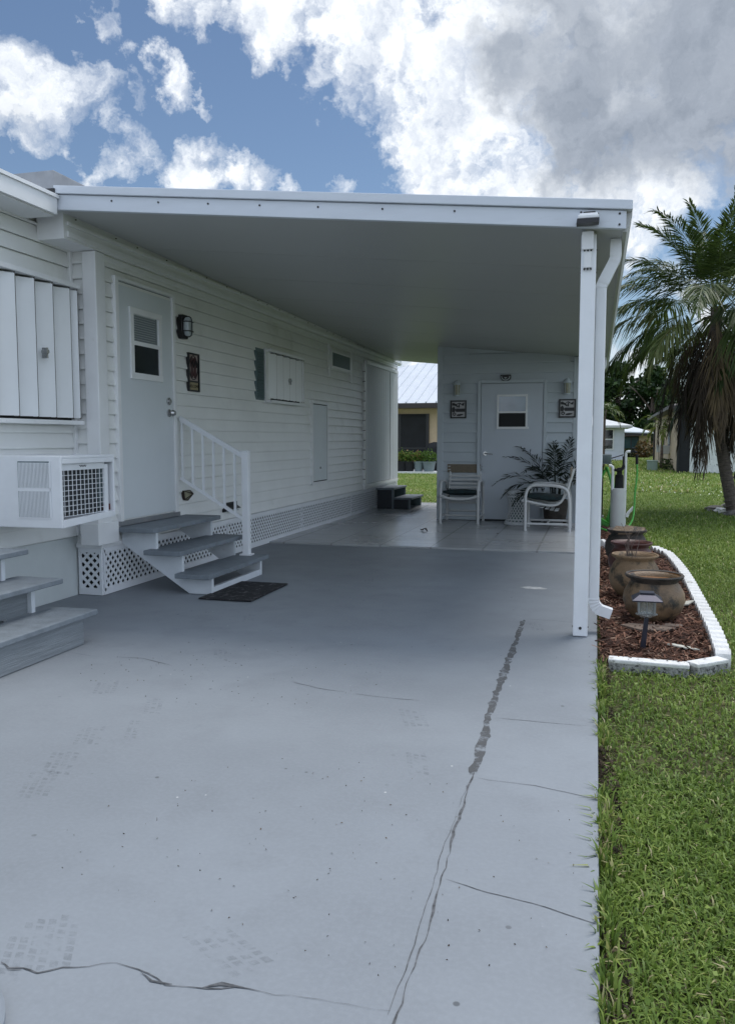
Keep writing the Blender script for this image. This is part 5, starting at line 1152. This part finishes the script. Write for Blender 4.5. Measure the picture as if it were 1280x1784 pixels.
bush('low_weeds', (3.15, 39.5, .02), (.35, 2.2, .35), 500, .14, M['hedge'], 'strip of rough weeds along the foot of the tan house wall', 'weeds')
# yellow green young palm at the tan house corner
yp = thing('yellow_palm', 'small yellow-green palm against the corner of the tan house, under its eave', 'palm tree', (2.75, 40, -.05))
mb = MB().tube([(2.9, 40, -.06), (2.92, 40, 1.0), (2.95, 40, 1.9)], [.07, .045], 8, 3); mb.build('trunk', M['bark'], yp)
for k in range(9):
    az = k*2.4+.4; V, Fq, Tn = frond_mesh((2.95, 40, 1.95), az, R(62-9*k), 1.35, 1.9, 22, .36, .05, random.uniform(.1, .9), .6); bulk('frond', V, Fq, Tn, M['yellowfrond'], yp)

# ------------------------------------------------------------------ neighbour house seen through the gap
nb = thing('neighbour_house', 'beige house with white ribbed metal roof, seen through the gap beside the shed', 'house', (-6, 38, -.05))
NY = 34.5
mb = MB().box(-16, NY, -.05, -2.4, 46, 2.65); mb.build('wall', M['beige'], nb)
ez = 2.78; EY = 33.6
mb = MB().add([(-17, EY, ez), (-1.6, EY, ez), (-1.6, 47, ez), (-17, 47, ez), (-8.0, 40.3, 5.05), (-5.0, 40.3, 5.05)], [(0, 1, 5, 4), (1, 2, 5), (2, 3, 4, 5), (3, 0, 4)])
for k in range(36):
    x = -16.4+k*.42; top = 40.3
    f_ = 1.0
    if x < -8: f_ = (x+17)/9
    if x > -5: f_ = (-1.6-x)/3.4
    if f_ < .06: continue
    mb.bar((x, EY-.01, ez+.014), (x, EY+(top-EY)*f_, ez+(5.05-ez)*f_+.03), .05, .09)
mb.build('roof', M['metalroof'], nb)
mb = MB().box(-17, EY-.03, ez-.20, -1.6, EY, ez-.004).box(-17, EY, ez-.19, -1.6, NY-.001, ez-.16); mb.build('fascia', M['brown'], nb)
mb = MB().box(-9.6, NY-.05, .05, -6.78, NY-.004, 2.36); sdr = mb.build('sliding_door', M['fabric'], nb)
mb = MB().box(-8.0, NY-.060, .15, -6.90, NY-.051, 2.24).box(-9.5, NY-.060, .15, -8.12, NY-.051, 2.24); mb.build('pane', M['screen'], sdr)
mb = MB().box(-8.12, NY-.075, .05, -8.0, NY-.05, 2.36).box(-8.0, NY-.07, .88, -6.78, NY-.05, .95).box(-6.9, NY-.075, .05, -6.78, NY-.05, 2.36); mb.build('door_frame', M['black'], sdr)
mb = MB().box(-17, 31.8, -.06, -2.4, NY-.08, .02); pz_ = mb.build('neighbour_patio', M['curb'], None); pz_['kind'] = 'structure'
gr = thing('covered_grill', 'black fabric covered barbecue grill standing by the neighbour house wall', 'grill', (-6.35, 33.4, .02))
mb = MB(); ring = []
for z, w, dd in ((.03, .42, .32), (.5, .46, .36), (.9, .50, .38), (1.0, .48, .36), (1.12, .36, .28), (1.18, .18, .14)):
    ring += [(-6.2+w*math.cos(a)*(1+.05*math.sin(3*a+z*5)), 33.4+dd*math.sin(a), z) for a in [k*math.pi/8 for k in range(16)]]
mb.add(ring, [(i*16+k, i*16+(k+1) % 16, (i+1)*16+(k+1) % 16, (i+1)*16+k) for i in range(5) for k in range(16)]+[tuple(range(80, 96))]); mb.build('cover', M['fabric'], gr, smooth=60)
mb = MB().box(-6.55, 33.2, .021, -6.45, 33.3, .08).box(-5.95, 33.2, .021, -5.85, 33.3, .08); mb.build('wheel', M['black'], gr)
for i, (px, m_, rr, lb, n_) in enumerate([(699, 'fabric', .24, 'black planter of pale flowers, leftmost of the row on the neighbour patio', 420), (713, 'fabric', .22, 'black planter of reddish flowers, second from left on the neighbour patio', 420), (729, 'potgrey', .20, 'small grey planter with a reddish plant between the black and the widest planters', 420), (747, 'potgrey', .27, 'widest grey planter with a bright yellow-green plant, near the covered grill', 420)]):
    c = ray(px, 800); y = 32.3; x = c.x/c.y*y
    fp = thing('flower_planter', lb, 'planter', (x, y, .02), 'planters on the neighbour patio')
    mb = MB().lathe([(0, .0), (rr*.72, .0), (rr*.96, .33), (rr*1.04, .34), (rr*1.04, .40), (rr*.93, .40), (rr*.9, .34), (0, .34)], (x, y, .021), 16); mb.build('pot', M[m_], fp, smooth=40)
    P = rng.normal(size=(n_, 3))*np.array([rr*.55, rr*.5, .11])+np.array([x, y, .58]); P = P[P[:, 2] > .38]
    V, Fc, Tn = leafcloud(P, .09, .5, rng.random(len(P))*(.6 if i == 3 else 1.0)); bulk('plant', V, Fc, Tn, M['flowerleaf'], fp)

# ------------------------------------------------------------------ trees far behind
def tree(x, y, h, w, label, n=5200, group='dark trees beyond the far houses'):
    r = thing('broad_tree', label, 'tree', (x, y, -.05), group)
    mb = MB().tube([(x, y, -.1), (x+.1, y, h*.25), (x-.1, y, h*.5), (x, y, h*.8)], [.35, .12], 10, 4)
    for k in range(7):
        a = k*2.4; mb.tube([(x, y, h*.3+k*.35), (x+w*.35*math.cos(a), y+w*.35*math.sin(a), h*.5+k*.4), (x+w*.6*math.cos(a), y+w*.6*math.sin(a), h*.65+k*.3)], [.12, .03], 6, 3)
    mb.build('trunk', M['bark'], r)
    P = []
    for k in range(34):
        a = random.uniform(0, 6.28); q = random.random()**.6; zz = random.uniform(.12, 1.0); rad = w*math.sin(min(1, .22+zz*.9)*math.pi)**.5*.85
        c = np.array([x+rad*q*math.cos(a), y+rad*q*math.sin(a)*.8, h*(.10+.84*zz)]); s_ = random.uniform(.10, .22)*w*1.6
        p = rng.normal(size=(n//34, 3)); p /= np.linalg.norm(p, axis=1, keepdims=True); p *= (.45+.6*rng.random((len(p), 1)))*s_; p[:, 2] *= .75; P.append(p+c)
    P = np.concatenate(P); V, Fc, Tn = leafcloud(P, .52, .6); bulk('crown', V, Fc, Tn, M['leaf'], r)
random.seed(21)
for x, y, h, w, lb in [(-2.0, 88, 8.3, 4.6, 'dark broad tree behind the white cottage, mostly hidden by the carport post'), (2.2, 92, 9.4, 4.4, 'tallest dark tree above the white cottage roof'), (5.6, 90, 8.6, 4.2, 'dark tree between the white cottage and the feathery palm'), (10.5, 96, 8.3, 5.0, 'dark tree behind the tan house and the feathery palm'), (18, 98, 7.6, 5.5, 'dark tree at the far right behind the two palms')]:
    tree(x, y, h, w, lb)
P = rng.random((16000, 3))*np.array([300, 14, 1])+np.array([-150, 130, 0]); hh = 3.0+2.0*np.sin(P[:, 0]*.21)+1.2*np.sin(P[:, 0]*.57+1); P[:, 2] = P[:, 2]**.8*hh
V, Fc, Tn = leafcloud(P, 1.1, .6); o = bulk('far_woods', V, Fc, Tn, M['leaf']); tag(o, 'dark far-off woods along the horizon behind all the houses', 'woods', kind='stuff')

# ------------------------------------------------------------------ grass
def blades(P, h, w, lean, tint, seg3=True):
    n = len(P); a = rng.random(n)*2*np.pi; dx = np.stack([np.cos(a), np.sin(a), np.zeros(n)], 1); sx = np.stack([-np.sin(a), np.cos(a), np.zeros(n)], 1)
    h = h[:, None]; w = w[:, None]; lean = lean[:, None]; z = np.array([0, 0, 1.0])
    m_ = P+z*h*.62*(1.05-lean*.35)+dx*h*lean*.35; tip = P+z*h*(1.0-lean*.62)+dx*h*lean
    V = np.stack([P-sx*w*.4, P+sx*w*.4, m_+sx*w*.5, m_-sx*w*.5, tip], 1).reshape(-1, 3)
    b = np.arange(n)[:, None]*5
    Fq = np.concatenate([b+np.array([[0, 1, 2, 3]]), b+np.array([[3, 2, 4, 4]])], 0)
    return V, Fq, np.repeat(tint, 5)
def strip(n, x0f, x1f, y0, y1, pw=1.0):
    y = y0+(y1-y0)*rng.random(n)**pw; x = x0f(y)+(x1f(y)-x0f(y))*rng.random(n); return x, y
def inb(x, y): return np.array([inbed(a-.02, b) or inbed(a+.0, b) for a, b in zip(x, y)])
def make_grass(name, n, x0f, x1f, y0, y1, hr, wr_, pw, label, bedtest=False, toff=0.0):
    x, y = strip(n, x0f, x1f, y0, y1, pw)
    if bedtest:
        k = ~inb(x, y); x, y = x[k], y[k]
    patch = .5+.5*np.sin(x*2.3+1.1*np.sin(y*1.7))*np.sin(y*1.3+.7*np.sin(x*3.1))
    bare = (np.sin(x*5.1+y*.9)*np.sin(y*3.7-x*2.0)+np.sin(x*11+2)*np.sin(y*9))
    keep = rng.random(len(x)) < np.clip(1.05-.30*(bare > .8), .25, 1); x, y, patch = x[keep], y[keep], patch[keep]; n = len(x)
    h = (hr[0]+(hr[1]-hr[0])*rng.random(n)**1.6)*(.75+.5*patch); w = wr_[0]+(wr_[1]-wr_[0])*rng.random(n); lean = .25+.95*rng.random(n)
    tint = np.clip(toff+.12+.55*rng.random(n)+.25*(patch-.5)+(rng.random(n) > .95)*.5, 0, 1)
    V, Fq, T_ = blades(np.stack([x, y, np.full(n, -.052)], 1), h, w, lean, tint)
    me_f = Fq; o = bulk_tri(name, V, n, T_, M['grass']); tag(o, label, 'grass', kind='stuff'); return o
def bulk_tri(name, V, n, tint, m):
    b = np.arange(n)[:, None]*5
    Fc = np.concatenate([b+np.array([[0, 1, 2]]), b+np.array([[0, 2, 3]]), b+np.array([[3, 2, 4]])], 0)
    return bulk(name, V, Fc, tint, m)
c0 = lambda v: (lambda y: np.full_like(y, v))
make_grass('grass', 64000, c0(.05), c0(1.7), 1.0, 3.4, (.024, .062), (.0035, .0075), 1.0, 'coarse green lawn grass along the near right edge of the driveway')
make_grass('grass', 62000, c0(.05), lambda y: .9+.28*y, 3.4, 9.5, (.024, .06), (.004, .009), .9, 'trimmed lawn grass around the outer side of the planting bed', True)
make_grass('grass', 50000, lambda y: np.where(y < 13.2, .45, .05), lambda y: 1.2+.26*y, 9.0, 22, (.03, .08), (.007, .016), 1.0, 'lawn grass between the planting bed and the palms', True, .08)
make_grass('grass', 36000, c0(-1.5), lambda y: 1.5+.24*y, 22, 60, (.05, .15), (.02, .045), 1.3, 'rougher pale grass of the far lawn before the houses', False, .22)
make_grass('grass', 26000, lambda y: -.30*y, lambda y: -.06*y, 16.5, 31.7, (.03, .085), (.010, .024), .9, 'bright lawn grass seen through the gap between the home and the shed', False, .25)
n = 900; gx = -3.0*rng.random(n)**1.0; gy = 1.4+4.2*rng.random(n); kk = (np.sin(gx*2.1+gy*1.3)+np.sin(gy*2.9-gx)) > .35; gx, gy = gx[kk], gy[kk]; P = np.stack([gx, gy, np.full(len(gx), .003)], 1)
V, Fc, Tn = leafcloud(P, .007, .6); V[:, 2] = np.clip(V[:, 2], .0015, .006); o = bulk('grit', V, Fc, Tn, M['deadfrond']); tag(o, 'scattered grit and leaf crumbs on the painted driveway', 'grit', kind='stuff')
n = 2600; gy = 1.2+3.7*rng.random(n); gx = .045+.07*rng.random(n)**1.5; P = np.stack([gx, gy, -.035+.03*rng.random(n)], 1); kk = np.sin(gy*4.1+1)+np.sin(gy*9.7) > -.2
V, Fc, Tn = leafcloud(P[kk], .026, .25); o = bulk('thatch', V, Fc, Tn, M['deadfrond']); tag(o, 'dry brown thatch and soil crumbs along the driveway edge', 'thatch', kind='stuff')
# broad-leaved weeds and edge tufts
n = 2600; x = .05+1.5*rng.random(n); y = 1.2+5*rng.random(n); k = ~inb(x, y); x, y = x[k], y[k]; P = np.stack([x, y, -.02+.028*rng.random(len(x))], 1)
V, Fc, Tn = leafcloud(P, .017, .8, .35+.4*rng.random(len(x)), up=0); o = bulk('clover_leaves', V, Fc, Tn, M['grass']); tag(o, 'small round weed leaves mixed into the near lawn', 'ground cover', kind='stuff')
n = 1900; y = 1.2+3.75*rng.random(n); x = .036+.05*rng.random(n)**1.2; tf = np.sin(y*7)+np.sin(y*17+1)+np.sin(y*3.1); k = tf > -.3; x, y = x[k], y[k]; n = len(x)
V, Fq, T_ = blades(np.stack([x, y, np.full(n, -.04)], 1), .04+.065*rng.random(n), .004+.005*rng.random(n), .15+.8*rng.random(n)**1.6, np.clip(rng.random(n)*1.05, 0, 1)); o = bulk_tri('edge_grass', V, n, T_, M['grass']); tag(o, 'ragged grass tufts leaning over the driveway edge', 'grass', kind='stuff')
n = 70; px = .7+2.4*rng.random(n)**.7; py = 20.0+7*rng.random(n)**1.6; P = np.stack([px, py, .03+.05*rng.random(n)], 1); V, Fc, Tn = leafcloud(P, .036, .9); o = bulk('clover_flowers', V, Fc, None, M['flower']); tag(o, 'scattered tiny white flowers in the lawn left of the palm trunk', 'flowers', kind='stuff')
